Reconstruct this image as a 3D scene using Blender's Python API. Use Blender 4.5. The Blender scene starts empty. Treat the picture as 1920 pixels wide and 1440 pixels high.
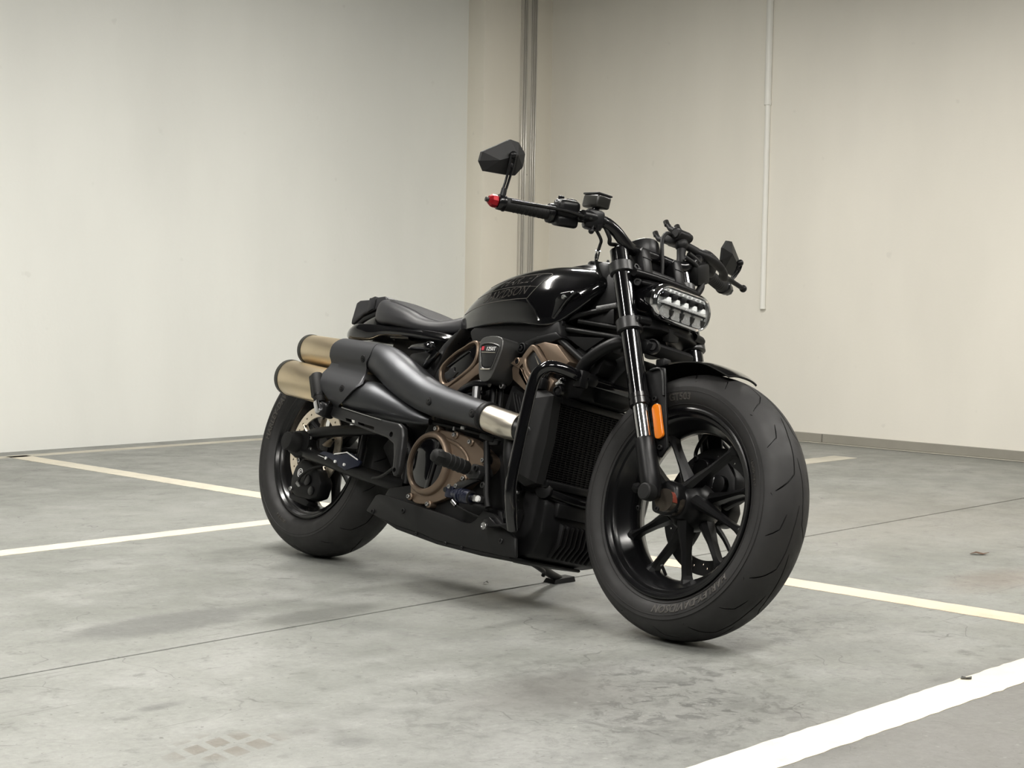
import bpy, bmesh, math, random
from mathutils import Vector, Matrix, Euler
random.seed(7)
scene = bpy.context.scene
COL = scene.collection
D = bpy.data
PI = math.pi
rad = math.radians

# ------------------------------------------------------------------ camera
cam_d = D.cameras.new('camera'); cam = D.objects.new('camera', cam_d); COL.objects.link(cam)
cam_d.sensor_width = 36.0; cam_d.lens = 36.0 * 3125.9 / 1920.0
cam_d.clip_start = 0.05; cam_d.clip_end = 100
cam.matrix_world = Matrix.Translation((0, 0, 0.8596)) @ Matrix.Rotation(rad(90 - 3.4604), 4, 'X') @ Matrix.Rotation(rad(0.9786), 4, 'Z')
scene.camera = cam
# ------------------------------------------------------------------ world, exposure
wd = D.worlds.new('world'); scene.world = wd; wd.use_nodes = True
wd.node_tree.nodes['Background'].inputs[0].default_value = (0.80, 0.84, 0.78, 1)
wd.node_tree.nodes['Background'].inputs[1].default_value = 0.05
scene.view_settings.view_transform = 'Standard'; scene.view_settings.look = 'None'
scene.view_settings.exposure = 0.0; scene.view_settings.gamma = 1.0
scene.view_settings.use_curve_mapping = False
LIGHT_POWER = 160.0      # emission of the ceiling luminaires

# ------------------------------------------------------------------ helpers
def V(*a): return Vector(a)
def unit(v): v = Vector(v); return v.normalized() if v.length > 1e-9 else Vector((0, 0, 1))
def catmull(pts, sub, closed=False):
    pts = [Vector(p) for p in pts]
    if sub <= 1: return pts
    n = len(pts); out = []
    segs = n if closed else n - 1
    for i in range(segs):
        if closed: a, b, c, d = pts[(i-1) % n], pts[i], pts[(i+1) % n], pts[(i+2) % n]
        else: a, b, c, d = pts[max(i-1, 0)], pts[i], pts[i+1], pts[min(i+2, n-1)]
        for k in range(sub):
            t = k / sub
            out.append(0.5 * ((2*b) + (c-a)*t + (2*a - 5*b + 4*c - d)*t*t + (3*b - a - 3*c + d)*t**3))
    if not closed: out.append(pts[-1])
    return out
def lerp_list(vals, sub):
    out = []
    for i in range(len(vals)-1):
        for k in range(sub): out.append(vals[i] + (vals[i+1]-vals[i])*k/sub)
    out.append(vals[-1]); return out

class G:
    """collects shapes; build() links them as ONE mesh object"""
    def __init__(s): s.v = []; s.f = []
    def add(s, v, f):
        o = len(s.v); s.v += [tuple(p) for p in v]; s.f += [tuple(i+o for i in q) for q in f]; return s
    def rings(s, rs, closed=False, caps=True):
        n = len(rs[0]); v = [p for r in rs for p in r]; f = []
        m = len(rs)
        for i in range(m if closed else m-1):
            for j in range(n):
                f.append((i*n+j, i*n+(j+1) % n, ((i+1) % m)*n+(j+1) % n, ((i+1) % m)*n+j))
        if caps and not closed: f.append(tuple(reversed(range(n)))); f.append(tuple((m-1)*n+j for j in range(n)))
        return s.add(v, f)
    def tube(s, path, r, n=14, sub=1, closed=False, caps=True, ry=None, up=None):
        P = catmull(path, sub, closed); m = len(P)
        if isinstance(r, (int, float)): R = [r]*m
        else: R = lerp_list(list(r), sub) if sub > 1 else list(r)
        T = []
        for i in range(m):
            if closed: T.append(unit(P[(i+1) % m]-P[i-1]))
            else: T.append(unit(P[min(i+1, m-1)]-P[max(i-1, 0)]))
        nv = Vector(up) if up else (Vector((0, 0, 1)) if abs(T[0].z) < .9 else Vector((1, 0, 0)))
        rs = []
        for i in range(m):
            nv = unit(nv - T[i]*nv.dot(T[i])); b = T[i].cross(nv)
            rr = R[min(i, len(R)-1)]; k = 1 if ry is None else ry
            rs.append([P[i] + nv*(math.cos(2*PI*j/n)*rr*k) + b*(math.sin(2*PI*j/n)*rr) for j in range(n)])
        return s.rings(rs, closed, caps)
    def cyl(s, p0, p1, r, r1=None, n=20, bev=0.0):
        p0, p1 = Vector(p0), Vector(p1); r1 = r if r1 is None else r1
        if bev:
            d = unit(p1-p0); return s.tube([p0, p0+d*bev*.3, p0+d*bev, p1-d*bev, p1-d*bev*.3, p1], [r-bev, r-bev*.3, r, r1, r1-bev*.3, r1-bev], n)
        return s.tube([p0, p1], [r, r1], n)
    def lathe(s, prof, o, ax, n=48, closed=False):
        """prof: (t along axis, radius)"""
        o = Vector(o); ax = unit(ax); u = unit(ax.cross(Vector((0, 0, 1)) if abs(ax.z) < .9 else Vector((1, 0, 0)))); w = ax.cross(u)
        rs = [[o + ax*t + u*(math.cos(2*PI*j/n)*r) + w*(math.sin(2*PI*j/n)*r) for j in range(n)] for t, r in prof]
        return s.rings(rs, closed, not closed)
    def prism(s, pts, org, u, v, w, t, bev=0.0, seg=2):
        """2D outline pts in (u,v), extruded by t along w"""
        org, u, v, w = Vector(org), Vector(u), Vector(v), Vector(w)
        bm = bmesh.new()
        vs = [bm.verts.new(org + u*a + v*b) for a, b in pts]
        f = bm.faces.new(vs)
        r = bmesh.ops.extrude_face_region(bm, geom=[f])
        nv = [e for e in r['geom'] if isinstance(e, bmesh.types.BMVert)]
        bmesh.ops.translate(bm, verts=nv, vec=w*t)
        bmesh.ops.recalc_face_normals(bm, faces=bm.faces)
        if bev: bmesh.ops.bevel(bm, geom=list(bm.edges), offset=bev, segments=seg, affect='EDGES', clamp_overlap=True, profile=.5)
        s.bm(bm); return s
    def bm(s, bm):
        bm.verts.index_update()
        s.add([q.co.copy() for q in bm.verts], [tuple(x.index for x in f.verts) for f in bm.faces]); bm.free()
    def box(s, c, size, rot=None, bev=0.0, seg=2):
        bm = bmesh.new(); bmesh.ops.create_cube(bm, size=1)
        M = Matrix.Translation(c) @ ((rot.to_4x4()) if rot is not None else Matrix.Identity(4)) @ Matrix.Diagonal((*size, 1))
        bmesh.ops.transform(bm, matrix=M, verts=bm.verts)
        if bev: bmesh.ops.bevel(bm, geom=list(bm.edges), offset=bev, segments=seg, affect='EDGES', clamp_overlap=True, profile=.5)
        s.bm(bm); return s
    def sph(s, c, r, n=16, sq=(1, 1, 1)):
        prof = [(-math.cos(PI*i/n)*r, math.sin(PI*i/n)*r + 1e-5) for i in range(n+1)]
        c = Vector(c); g = G().lathe(prof, (0, 0, 0), (0, 0, 1), n*2)
        return s.add([(c.x+p[0]*sq[0], c.y+p[1]*sq[1], c.z+p[2]*sq[2]) for p in g.v], g.f)
    def xz(s, pts, y, t, bev=0.0, seg=2):
        """outline in the bike's side plane at y, extruded by t toward the far side (+y)"""
        return s.prism(pts, (0, y, 0), (1, 0, 0), (0, 0, 1), (0, 1, 0), t, bev, seg)
    def yz(s, pts, x, t, bev=0.0, seg=2):
        return s.prism(pts, (x, 0, 0), (0, 1, 0), (0, 0, 1), (-1, 0, 0), t, bev, seg)
    def mir(s):
        """mirror what is collected to the other side"""
        g = G(); g.v = [(x, -y, z) for x, y, z in s.v]; g.f = [tuple(reversed(q)) for q in s.f]; return g
    def xf(s, M):
        s.v = [tuple(M @ Vector(p)) for p in s.v]; return s
    def build(s, name, mat, parent=None, ang=38, label=None):
        me = D.meshes.new(name); me.from_pydata(s.v, [], s.f); me.update()
        return finish(name, me, mat, parent, ang, label)
def finish(name, me, mat, parent=None, ang=38, label=None, fix=True):
    if fix:
        bm = bmesh.new(); bm.from_mesh(me)
        bmesh.ops.recalc_face_normals(bm, faces=bm.faces); bm.to_mesh(me); bm.free()
    for m in (mat if isinstance(mat, (list, tuple)) else [mat]): me.materials.append(m)
    me.polygons.foreach_set('use_smooth', [True]*len(me.polygons))
    me.set_sharp_from_angle(angle=rad(ang))
    o = D.objects.new(name, me); COL.objects.link(o)
    if parent is not None: o.parent = parent
    if label: o['label'] = label
    return o
def tag(o, label=None, cat=None, group=None, kind=None):
    if label: o['label'] = label
    if cat: o['category'] = cat
    if group: o['group'] = group
    if kind: o['kind'] = kind
    return o
def empty(name, loc=(0, 0, 0), rot=(0, 0, 0)):
    o = D.objects.new(name, None); COL.objects.link(o); o.location = loc; o.rotation_euler = rot; o.empty_display_size = .1; return o
def copyo(o, parent, loc=None, rot=None):
    c = o.copy(); COL.objects.link(c); c.parent = parent
    if loc is not None: c.location = loc
    if rot is not None: c.rotation_euler = rot
    return c
def cut(o, g):
    """boolean difference baked into the mesh"""
    me = D.meshes.new('cutter'); me.from_pydata(g.v, [], g.f); me.update()
    bm = bmesh.new(); bm.from_mesh(me); bmesh.ops.recalc_face_normals(bm, faces=bm.faces); bm.to_mesh(me); bm.free()
    c = D.objects.new('cutter', me); COL.objects.link(c)
    par = o.parent; o.parent = None
    m = o.modifiers.new('b', 'BOOLEAN'); m.operation = 'DIFFERENCE'; m.object = c; m.solver = 'EXACT'
    bpy.context.view_layer.update()
    dg = bpy.context.evaluated_depsgraph_get()
    nm = D.meshes.new_from_object(o.evaluated_get(dg), depsgraph=dg)
    o.modifiers.clear(); old = o.data; o.data = nm; nm.name = o.name; D.meshes.remove(old)
    D.objects.remove(c); D.meshes.remove(me)
    nm.set_sharp_from_angle(angle=rad(34)); o.parent = par
    return o
def text_geo(body, size, extr, fn, shear=0.0, space=1.0, align='CENTER', offset=0.0):
    """flat lettering mesh whose points (x along the line, y up, h out) go through fn"""
    cu = D.curves.new('txt', 'FONT'); cu.body = body; cu.size = size; cu.extrude = extr; cu.shear = shear
    cu.space_character = space; cu.align_x = align; cu.align_y = 'CENTER'; cu.resolution_u = 3; cu.offset = offset
    o = D.objects.new('txt', cu); COL.objects.link(o); bpy.context.view_layer.update()
    dg = bpy.context.evaluated_depsgraph_get(); me = D.meshes.new_from_object(o.evaluated_get(dg), depsgraph=dg)
    g = G(); g.add([fn(v.co.x, v.co.y, v.co.z) for v in me.vertices], [tuple(p.vertices) for p in me.polygons])
    D.objects.remove(o); D.curves.remove(cu); D.meshes.remove(me)
    return g

# ------------------------------------------------------------------ materials
def mat(name, col, rough=.5, metal=0., coat=0., coat_r=.05, spec=.5, bump=0., bscale=200., rvar=0., rscale=30., cvar=0., cscale=20., trans=0., aniso=0.):
    m = D.materials.new(name); m.use_nodes = True; nt = m.node_tree; b = nt.nodes['Principled BSDF']
    b.inputs['Base Color'].default_value = (*col, 1); b.inputs['Roughness'].default_value = rough; b.inputs['Metallic'].default_value = metal
    b.inputs['Coat Weight'].default_value = coat; b.inputs['Coat Roughness'].default_value = coat_r
    b.inputs['Specular IOR Level'].default_value = spec; b.inputs['Transmission Weight'].default_value = trans
    if bump or rvar or cvar:
        tc = nt.nodes.new('ShaderNodeTexCoord')
    if bump:
        n = nt.nodes.new('ShaderNodeTexNoise'); n.inputs['Scale'].default_value = bscale; n.inputs['Detail'].default_value = 3
        nt.links.new(tc.outputs['Object'], n.inputs['Vector'])
        bp = nt.nodes.new('ShaderNodeBump'); bp.inputs['Strength'].default_value = bump; bp.inputs['Distance'].default_value = .001
        nt.links.new(n.outputs['Fac'], bp.inputs['Height']); nt.links.new(bp.outputs['Normal'], b.inputs['Normal'])
    if rvar:
        n = nt.nodes.new('ShaderNodeTexNoise'); n.inputs['Scale'].default_value = rscale; n.inputs['Detail'].default_value = 4
        nt.links.new(tc.outputs['Object'], n.inputs['Vector'])
        r = nt.nodes.new('ShaderNodeMapRange'); r.inputs['From Min'].default_value = .3; r.inputs['From Max'].default_value = .7
        r.inputs['To Min'].default_value = max(0, rough-rvar); r.inputs['To Max'].default_value = min(1, rough+rvar)
        nt.links.new(n.outputs['Fac'], r.inputs['Value']); nt.links.new(r.outputs['Result'], b.inputs['Roughness'])
    if cvar:
        n = nt.nodes.new('ShaderNodeTexNoise'); n.inputs['Scale'].default_value = cscale; n.inputs['Detail'].default_value = 5
        nt.links.new(tc.outputs['Object'], n.inputs['Vector'])
        r = nt.nodes.new('ShaderNodeValToRGB'); r.color_ramp.elements[0].position = .3; r.color_ramp.elements[1].position = .7
        r.color_ramp.elements[0].color = (*[c*(1-cvar) for c in col], 1); r.color_ramp.elements[1].color = (*[min(1, c*(1+cvar)) for c in col], 1)
        nt.links.new(n.outputs['Fac'], r.inputs['Fac']); nt.links.new(r.outputs['Color'], b.inputs['Base Color'])
    return m
M = {}
M['gloss'] = mat('gloss_black_paint', (.0025, .0025, .003), .12, coat=.6, coat_r=.02, spec=.35)
M['satin'] = mat('satin_black_metal', (.0040, .0040, .0044), .38, spec=.24, bump=.05, bscale=900)
M['semi'] = mat('semi_gloss_black', (.004, .004, .0045), .22, spec=.4)
M['matte'] = mat('matte_black_plastic', (.0060, .0060, .0060), .52, spec=.25, bump=.15, bscale=1200)
M['frame'] = mat('frame_black', (.0032, .0032, .0034), .42, spec=.2)
M['dark'] = mat('dark_engine_black', (.003, .003, .0034), .5, spec=.25)
M['tyre'] = mat('tyre_rubber', (.019, .0184, .0183), .6, spec=.32, bump=.12, bscale=700, cvar=.22, cscale=9, rvar=.08)
M['tyretext'] = mat('tyre_lettering', (.042, .038, .033), .55)
M['shield'] = mat('graphite_heat_shield', (.070, .072, .077), .43, metal=.85, rvar=.03, rscale=14)
M['clamp'] = mat('graphite_clamp_cover', (.062, .063, .067), .46, metal=.8)
M['muffler'] = mat('champagne_brushed_metal', (.70, .585, .41), .33, metal=1.)
M['collar'] = mat('pale_steel', (.78, .72, .62), .33, metal=1.)
M['bronze'] = mat('bronze_paint', (.195, .145, .106), .42, metal=.75, bump=.05, bscale=1500)
M['chrome'] = mat('chrome', (.62, .62, .63), .1, metal=1.)
M['steel'] = mat('bolt_steel', (.42, .42, .42), .3, metal=1.)
M['disc'] = mat('pale_gold_disc', (.80, .71, .58), .36, metal=.9)
M['discd'] = mat('dark_disc', (.03, .03, .03), .4, metal=.6)
M['leather'] = mat('seat_vinyl', (.014, .014, .016), .48, spec=.36, bump=.2, bscale=650)
M['leather2'] = mat('seat_top_vinyl', (.006, .006, .007), .6, spec=.2, bump=.35, bscale=500)
M['stitch'] = mat('stitching', (.05, .05, .052), .6)
M['rubber'] = mat('rubber_black', (.006, .006, .006), .6, spec=.3)
M['grey'] = mat('dark_grey_cast', (.016, .016, .0165), .38, metal=.3, bump=.08, bscale=800)
M['intake'] = mat('intake_cover_grey', (.115, .115, .112), .38, metal=.8)
M['orange'] = mat('amber_reflector', (.62, .16, .006), .22, coat=1)
M['red'] = mat('red_anodised', (.26, .004, .010), .3, metal=.5)
M['redtext'] = mat('red_print', (.45, .03, .05), .4)
M['white'] = mat('white_print', (.75, .75, .74), .4)
M['tankline'] = mat('tank_print_grey', (.10, .092, .085), .25)
M['tanktext'] = mat('tank_lettering', (.030, .027, .024), .22)
M['blue'] = mat('blue_black_anodised', (.012, .015, .032), .3, metal=.4)
M['smoke'] = mat('smoked_reservoir', (.014, .0135, .012), .3, spec=.4)
M['refl'] = mat('lamp_reflector', (.85, .85, .85), .22, metal=.6, rvar=.08, rscale=120)
M['lampw'] = mat('lamp_diffuser', (.78, .79, .78), .25)
M['lampb'] = mat('lamp_back', (.74, .75, .74), .3, rvar=.1, rscale=200)
M['glassm'] = mat('mirror_glass', (.7, .7, .7), .03, metal=1.)
def lens_mat():
    m = D.materials.new('clear_lens'); m.use_nodes = True; nt = m.node_tree; nt.nodes.remove(nt.nodes['Principled BSDF'])
    t = nt.nodes.new('ShaderNodeBsdfTransparent'); t.inputs[0].default_value = (.96, .97, .97, 1)
    g = nt.nodes.new('ShaderNodeBsdfGlossy'); g.inputs['Roughness'].default_value = .03
    fr = nt.nodes.new('ShaderNodeLayerWeight'); fr.inputs['Blend'].default_value = .25
    mu = nt.nodes.new('ShaderNodeMath'); mu.operation = 'MULTIPLY'; mu.inputs[1].default_value = .55; nt.links.new(fr.outputs['Fresnel'], mu.inputs[0])
    x = nt.nodes.new('ShaderNodeMixShader'); nt.links.new(mu.outputs[0], x.inputs[0]); nt.links.new(t.outputs[0], x.inputs[1]); nt.links.new(g.outputs[0], x.inputs[2])
    nt.links.new(x.outputs[0], nt.nodes['Material Output'].inputs['Surface']); return m
M['lens'] = lens_mat()
def emis(name, col, s):
    m = D.materials.new(name); m.use_nodes = True; nt = m.node_tree; nt.nodes.remove(nt.nodes['Principled BSDF'])
    e = nt.nodes.new('ShaderNodeEmission'); e.inputs[0].default_value = (*col, 1); e.inputs[1].default_value = s
    nt.links.new(e.outputs[0], nt.nodes['Material Output'].inputs['Surface']); return m
M['tube'] = emis('luminaire_diffuser', (1.0, .97, .915), LIGHT_POWER)

# ================================================================== THE PLACE
# room axes: a runs along the left wall, b along the right wall; every piece of the room is turned by YAW
YAW = rad(46.6386)
RR = (0, 0, YAW)
def room(o): o.rotation_euler = RR; return o

def wall_mat(name, col):
    m = D.materials.new(name); m.use_nodes = True; nt = m.node_tree; b = nt.nodes['Principled BSDF']; L = nt.links
    b.inputs['Roughness'].default_value = .62; b.inputs['Specular IOR Level'].default_value = .3
    tc = nt.nodes.new('ShaderNodeTexCoord')
    mp = nt.nodes.new('ShaderNodeMapping'); mp.inputs['Scale'].default_value = (1, 1, .35); L.new(tc.outputs['Object'], mp.inputs['Vector'])
    n = nt.nodes.new('ShaderNodeTexNoise'); n.inputs['Scale'].default_value = 1.6; n.inputs['Detail'].default_value = 6; L.new(mp.outputs[0], n.inputs['Vector'])
    r = nt.nodes.new('ShaderNodeValToRGB'); r.color_ramp.elements[0].position = .3; r.color_ramp.elements[1].position = .7
    r.color_ramp.elements[0].color = (*[c*.94 for c in col], 1); r.color_ramp.elements[1].color = (*[min(1, c*1.04) for c in col], 1)
    L.new(n.outputs['Fac'], r.inputs['Fac'])
    # sparse scuffs near the floor and pin marks
    n2 = nt.nodes.new('ShaderNodeTexNoise'); n2.inputs['Scale'].default_value = 11; n2.inputs['Detail'].default_value = 2; L.new(tc.outputs['Object'], n2.inputs['Vector'])
    th = nt.nodes.new('ShaderNodeMapRange'); th.inputs['From Min'].default_value = .73; th.inputs['From Max'].default_value = .78; th.inputs['To Max'].default_value = .10
    L.new(n2.outputs['Fac'], th.inputs['Value'])
    mx = nt.nodes.new('ShaderNodeMix'); mx.data_type = 'RGBA'; L.new(th.outputs[0], mx.inputs['Factor']); L.new(r.outputs[0], mx.inputs['A']); mx.inputs['B'].default_value = (.30, .29, .25, 1)
    L.new(mx.outputs['Result'], b.inputs['Base Color'])
    n3 = nt.nodes.new('ShaderNodeTexNoise'); n3.inputs['Scale'].default_value = 60; n3.inputs['Detail'].default_value = 4; L.new(tc.outputs['Object'], n3.inputs['Vector'])
    bp = nt.nodes.new('ShaderNodeBump'); bp.inputs['Strength'].default_value = .12; bp.inputs['Distance'].default_value = .004
    L.new(n3.outputs['Fac'], bp.inputs['Height']); L.new(bp.outputs[0], b.inputs['Normal'])
    return m
M['wallL'] = wall_mat('left_wall_colour', (.80, .805, .765))
M['wallR'] = wall_mat('right_wall_colour', (.81, .78, .705))  # warmer tone than the left wall
M['pil'] = wall_mat('pilaster_colour', (.82, .78, .685))  # warmer again than the right wall
M['ceil'] = mat('dark_ceiling_paint', (.05, .05, .048), .8)

def floor_mat():
    m = D.materials.new('sealed_concrete'); m.use_nodes = True; nt = m.node_tree; b = nt.nodes['Principled BSDF']; L = nt.links
    N = nt.nodes.new
    tc = N('ShaderNodeTexCoord'); co = tc.outputs['Object']
    def noise(scale, det=5, rough=.6, vec=None, dist=0.):
        n = N('ShaderNodeTexNoise'); n.inputs['Scale'].default_value = scale; n.inputs['Detail'].default_value = det; n.inputs['Roughness'].default_value = rough; n.inputs['Distortion'].default_value = dist
        L.new(vec if vec is not None else co, n.inputs['Vector']); return n.outputs['Fac']
    def rng(x, a, bb, c=0., d=1., smooth=True):
        n = N('ShaderNodeMapRange'); n.interpolation_type = 'SMOOTHSTEP' if smooth else 'LINEAR'
        for k, v in (('From Min', a), ('From Max', bb), ('To Min', c), ('To Max', d)): n.inputs[k].default_value = v
        L.new(x, n.inputs['Value']); return n.outputs['Result']
    def mix(f, a, bb):
        n = N('ShaderNodeMix'); n.data_type = 'RGBA'; 
        if isinstance(f, float): n.inputs['Factor'].default_value = f
        else: L.new(f, n.inputs['Factor'])
        for s_, v in (('A', a), ('B', bb)):
            if isinstance(v, tuple): n.inputs[s_].default_value = (*v, 1)
            else: L.new(v, n.inputs[s_])
        return n.outputs['Result']
    def math_(op, a, bb):
        n = N('ShaderNodeMath'); n.operation = op
        for i, v in enumerate((a, bb)):
            if isinstance(v, (int, float)): n.inputs[i].default_value = v
            else: L.new(v, n.inputs[i])
        return n.outputs[0]
    def spot(ca, cb, ra, rb, soft=.35, wob=.25, ws=9.):
        """patch with its own place on the slab: 1 inside, 0 outside"""
        mp = N('ShaderNodeMapping'); mp.vector_type = 'POINT'
        mp.inputs['Location'].default_value = (-ca/ra, -cb/rb, 0); mp.inputs['Scale'].default_value = (1/ra, 1/rb, 0); L.new(co, mp.inputs['Vector'])
        ln = N('ShaderNodeVectorMath'); ln.operation = 'LENGTH'; L.new(mp.outputs[0], ln.inputs[0])
        w = math_('MULTIPLY', math_('SUBTRACT', noise(ws, 4), .5), wob*4)
        return rng(math_('ADD', ln.outputs['Value'], w), 1+soft/2, 1-soft)
    c = mix(rng(noise(.9, 4), .35, .65), (.315, .320, .285), (.385, .388, .350))
    c = mix(rng(noise(3.2, 7, .65), .42, .7), c, (.43, .43, .395))
    # polished-trowel mottling
    c = mix(rng(noise(14, 6, .7), .54, .70, 0, .7), c, (.205, .207, .185))
    # dark worn patches gathered in front of the bike
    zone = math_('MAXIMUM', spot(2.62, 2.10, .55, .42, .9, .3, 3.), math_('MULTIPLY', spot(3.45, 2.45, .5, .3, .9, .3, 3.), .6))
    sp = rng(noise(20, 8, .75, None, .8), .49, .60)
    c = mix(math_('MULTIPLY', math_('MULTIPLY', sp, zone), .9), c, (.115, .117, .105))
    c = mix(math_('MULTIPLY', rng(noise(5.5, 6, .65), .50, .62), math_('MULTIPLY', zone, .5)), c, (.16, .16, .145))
    # single stains and one broad darker area
    c = mix(math_('MULTIPLY', spot(2.40, 3.44, .30, .11, .35, .18), .75), c, (.20, .20, .185))
    c = mix(math_('MULTIPLY', spot(2.75, 3.27, .22, .07, .5, .2), .6), c, (.20, .20, .18))
    c = mix(math_('MULTIPLY', spot(2.030, 2.313, .040, .036, .5, .05), .6), c, (.19, .19, .175))
    c = mix(math_('MULTIPLY', spot(2.011, 2.429, .040, .025, .6, .08), .4), c, (.22, .21, .19))
    c = mix(math_('MULTIPLY', spot(1.92, 2.77, .060, .022, .5, .1), .6), c, (.19, .19, .175))
    c = mix(math_('MULTIPLY', spot(2.75, 2.385, .14, .05, .6, .2), .5), c, (.17, .165, .15))
    c = mix(math_('MULTIPLY', spot(2.55, 2.30, .22, .16, .7, .15), .6), c, (.20, .185, .165))
    c = mix(math_('MULTIPLY', spot(4.60, 2.33, .28, .13, .8, .2), .5), c, (.27, .21, .165))
    c = mix(math_('MULTIPLY', spot(5.6, 3.2, 1.1, .7, 1.0, .2, 2.), .22), c, (.40, .33, .26))
    c = mix(math_('MULTIPLY', spot(3.3, .65, 2.2, 1.16, .15, .06, 2.), .9), c, (.262, .252, .232))  # broad darker area beyond the nearest painted line
    c = mix(math_('MULTIPLY', spot(2.3, 2.0, .8, .55, .9, .35, 2.5), .55), c, (.24, .24, .22))
    # tread print left on the slab: crossing bars inside a patch
    def wave(angle, scale):
        mp = N('ShaderNodeMapping'); mp.inputs['Rotation'].default_value = (0, 0, angle); L.new(co, mp.inputs['Vector'])
        w = N('ShaderNodeTexWave'); w.inputs['Scale'].default_value = scale; w.inputs['Distortion'].default_value = 1.2; w.inputs['Detail'].default_value = 1; L.new(mp.outputs[0], w.inputs['Vector']); return w.outputs['Fac']
    cell = math_('MULTIPLY', rng(wave(.15, 5.5), .18, .34), rng(wave(1.35, 4.6), .18, .34))
    c = mix(math_('MULTIPLY', math_('MULTIPLY', cell, spot(1.84, 2.45, .125, .085, .6, .12)), .85), c, (.24, .215, .175))
    c = mix(math_('MULTIPLY', rng(noise(42, 3, .6), .64, .72), .5), c, (.47, .46, .42))
    c = mix(math_('MULTIPLY', rng(noise(60, 2, .5), .68, .72), .7), c, (.15, .15, .13))
    # fine grain over everything
    gr = rng(noise(55, 9, .8), .30, .70, .80, 1.16, False)
    gm = N('ShaderNodeMix'); gm.data_type = 'RGBA'; gm.blend_type = 'MULTIPLY'; gm.inputs['Factor'].default_value = 1; L.new(c, gm.inputs['A']); L.new(gr, gm.inputs['B']); c = gm.outputs['Result']
    # hairline cracks near the middle of the bay
    dv = N('ShaderNodeVectorMath'); dv.operation = 'ADD'; nz = N('ShaderNodeTexNoise'); nz.inputs['Scale'].default_value = 5; L.new(co, nz.inputs['Vector'])
    sc_ = N('ShaderNodeVectorMath'); sc_.operation = 'SCALE'; sc_.inputs['Scale'].default_value = .25; L.new(nz.outputs['Color'], sc_.inputs[0]); L.new(co, dv.inputs[0]); L.new(sc_.outputs[0], dv.inputs[1])
    vo = N('ShaderNodeTexVoronoi'); vo.feature = 'DISTANCE_TO_EDGE'; vo.inputs['Scale'].default_value = 2.6; L.new(dv.outputs[0], vo.inputs['Vector'])
    ck = math_('MULTIPLY', rng(vo.outputs['Distance'], .0055, .0020), rng(noise(3.1, 3), .50, .58))
    c = mix(math_('MULTIPLY', ck, .55), c, (.11, .11, .10))
    # fine scratches
    for ang, sc in ((.35, 1.0), (2.2, .8)):
        mp = N('ShaderNodeMapping'); mp.inputs['Rotation'].default_value = (0, 0, ang); mp.inputs['Scale'].default_value = (2.2*sc, 60*sc, 1); L.new(co, mp.inputs['Vector'])
        c = mix(math_('MULTIPLY', rng(noise(1., 2, .5, mp.outputs[0]), .70, .74), .5), c, (.17, .17, .15))
    g_ = N('ShaderNodeMix'); g_.data_type = 'RGBA'; g_.blend_type = 'MULTIPLY'; g_.inputs['Factor'].default_value = 1; L.new(c, g_.inputs['A']); g_.inputs['B'].default_value = (.66, .668, .69, 1)
    L.new(g_.outputs['Result'], b.inputs['Base Color'])
    L.new(rng(noise(6, 5), .3, .7, .34, .52), b.inputs['Roughness']); b.inputs['Specular IOR Level'].default_value = .42
    bp = N('ShaderNodeBump'); bp.inputs['Strength'].default_value = .25; bp.inputs['Distance'].default_value = .002
    L.new(noise(38, 9, .75), bp.inputs['Height']); L.new(bp.outputs[0], b.inputs['Normal'])
    return m
M['floor'] = floor_mat()
M['joint'] = mat('joint_filler', (.035, .034, .03), .85)
def paint_mat(name, col, wear):
    m = D.materials.new(name); m.use_nodes = True; nt = m.node_tree; b = nt.nodes['Principled BSDF']; L = nt.links
    tc = nt.nodes.new('ShaderNodeTexCoord')
    n = nt.nodes.new('ShaderNodeTexNoise'); n.inputs['Scale'].default_value = 9; n.inputs['Detail'].default_value = 9; n.inputs['Roughness'].default_value = .75; L.new(tc.outputs['Object'], n.inputs['Vector'])
    r = nt.nodes.new('ShaderNodeValToRGB'); e = r.color_ramp.elements
    e[0].position = .25; e[0].color = (*[c*.72 for c in col], 1); e[1].position = .55; e[1].color = (*col, 1)
    L.new(n.outputs['Fac'], r.inputs['Fac'])
    n2 = nt.nodes.new('ShaderNodeTexNoise'); n2.inputs['Scale'].default_value = 1.1; n2.inputs['Detail'].default_value = 3; L.new(tc.outputs['Object'], n2.inputs['Vector'])
    mr = nt.nodes.new('ShaderNodeMapRange'); mr.inputs['From Min'].default_value = .4; mr.inputs['From Max'].default_value = .62; L.new(n2.outputs['Fac'], mr.inputs['Value'])
    mx = nt.nodes.new('ShaderNodeMix'); mx.data_type = 'RGBA'; L.new(mr.outputs[0], mx.inputs['Factor']); L.new(r.outputs[0], mx.inputs['A']); mx.inputs['B'].default_value = (*wear, 1)
    L.new(mx.outputs['Result'], b.inputs['Base Color']); b.inputs['Roughness'].default_value = .5
    bp = nt.nodes.new('ShaderNodeBump'); bp.inputs['Strength'].default_value = .2; bp.inputs['Distance'].default_value = .001; L.new(n.outputs['Fac'], bp.inputs['Height']); L.new(bp.outputs[0], b.inputs['Normal'])
    return m
M['line'] = paint_mat('cream_line_paint', (.74, .69, .57), (.74, .67, .53))
M['line2'] = paint_mat('worn_peach_line_paint', (.72, .585, .445), (.74, .62, .48))
M['linef'] = mat('faded_line_paint', (.52, .49, .41), .6, cvar=.15, cscale=6)

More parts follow.
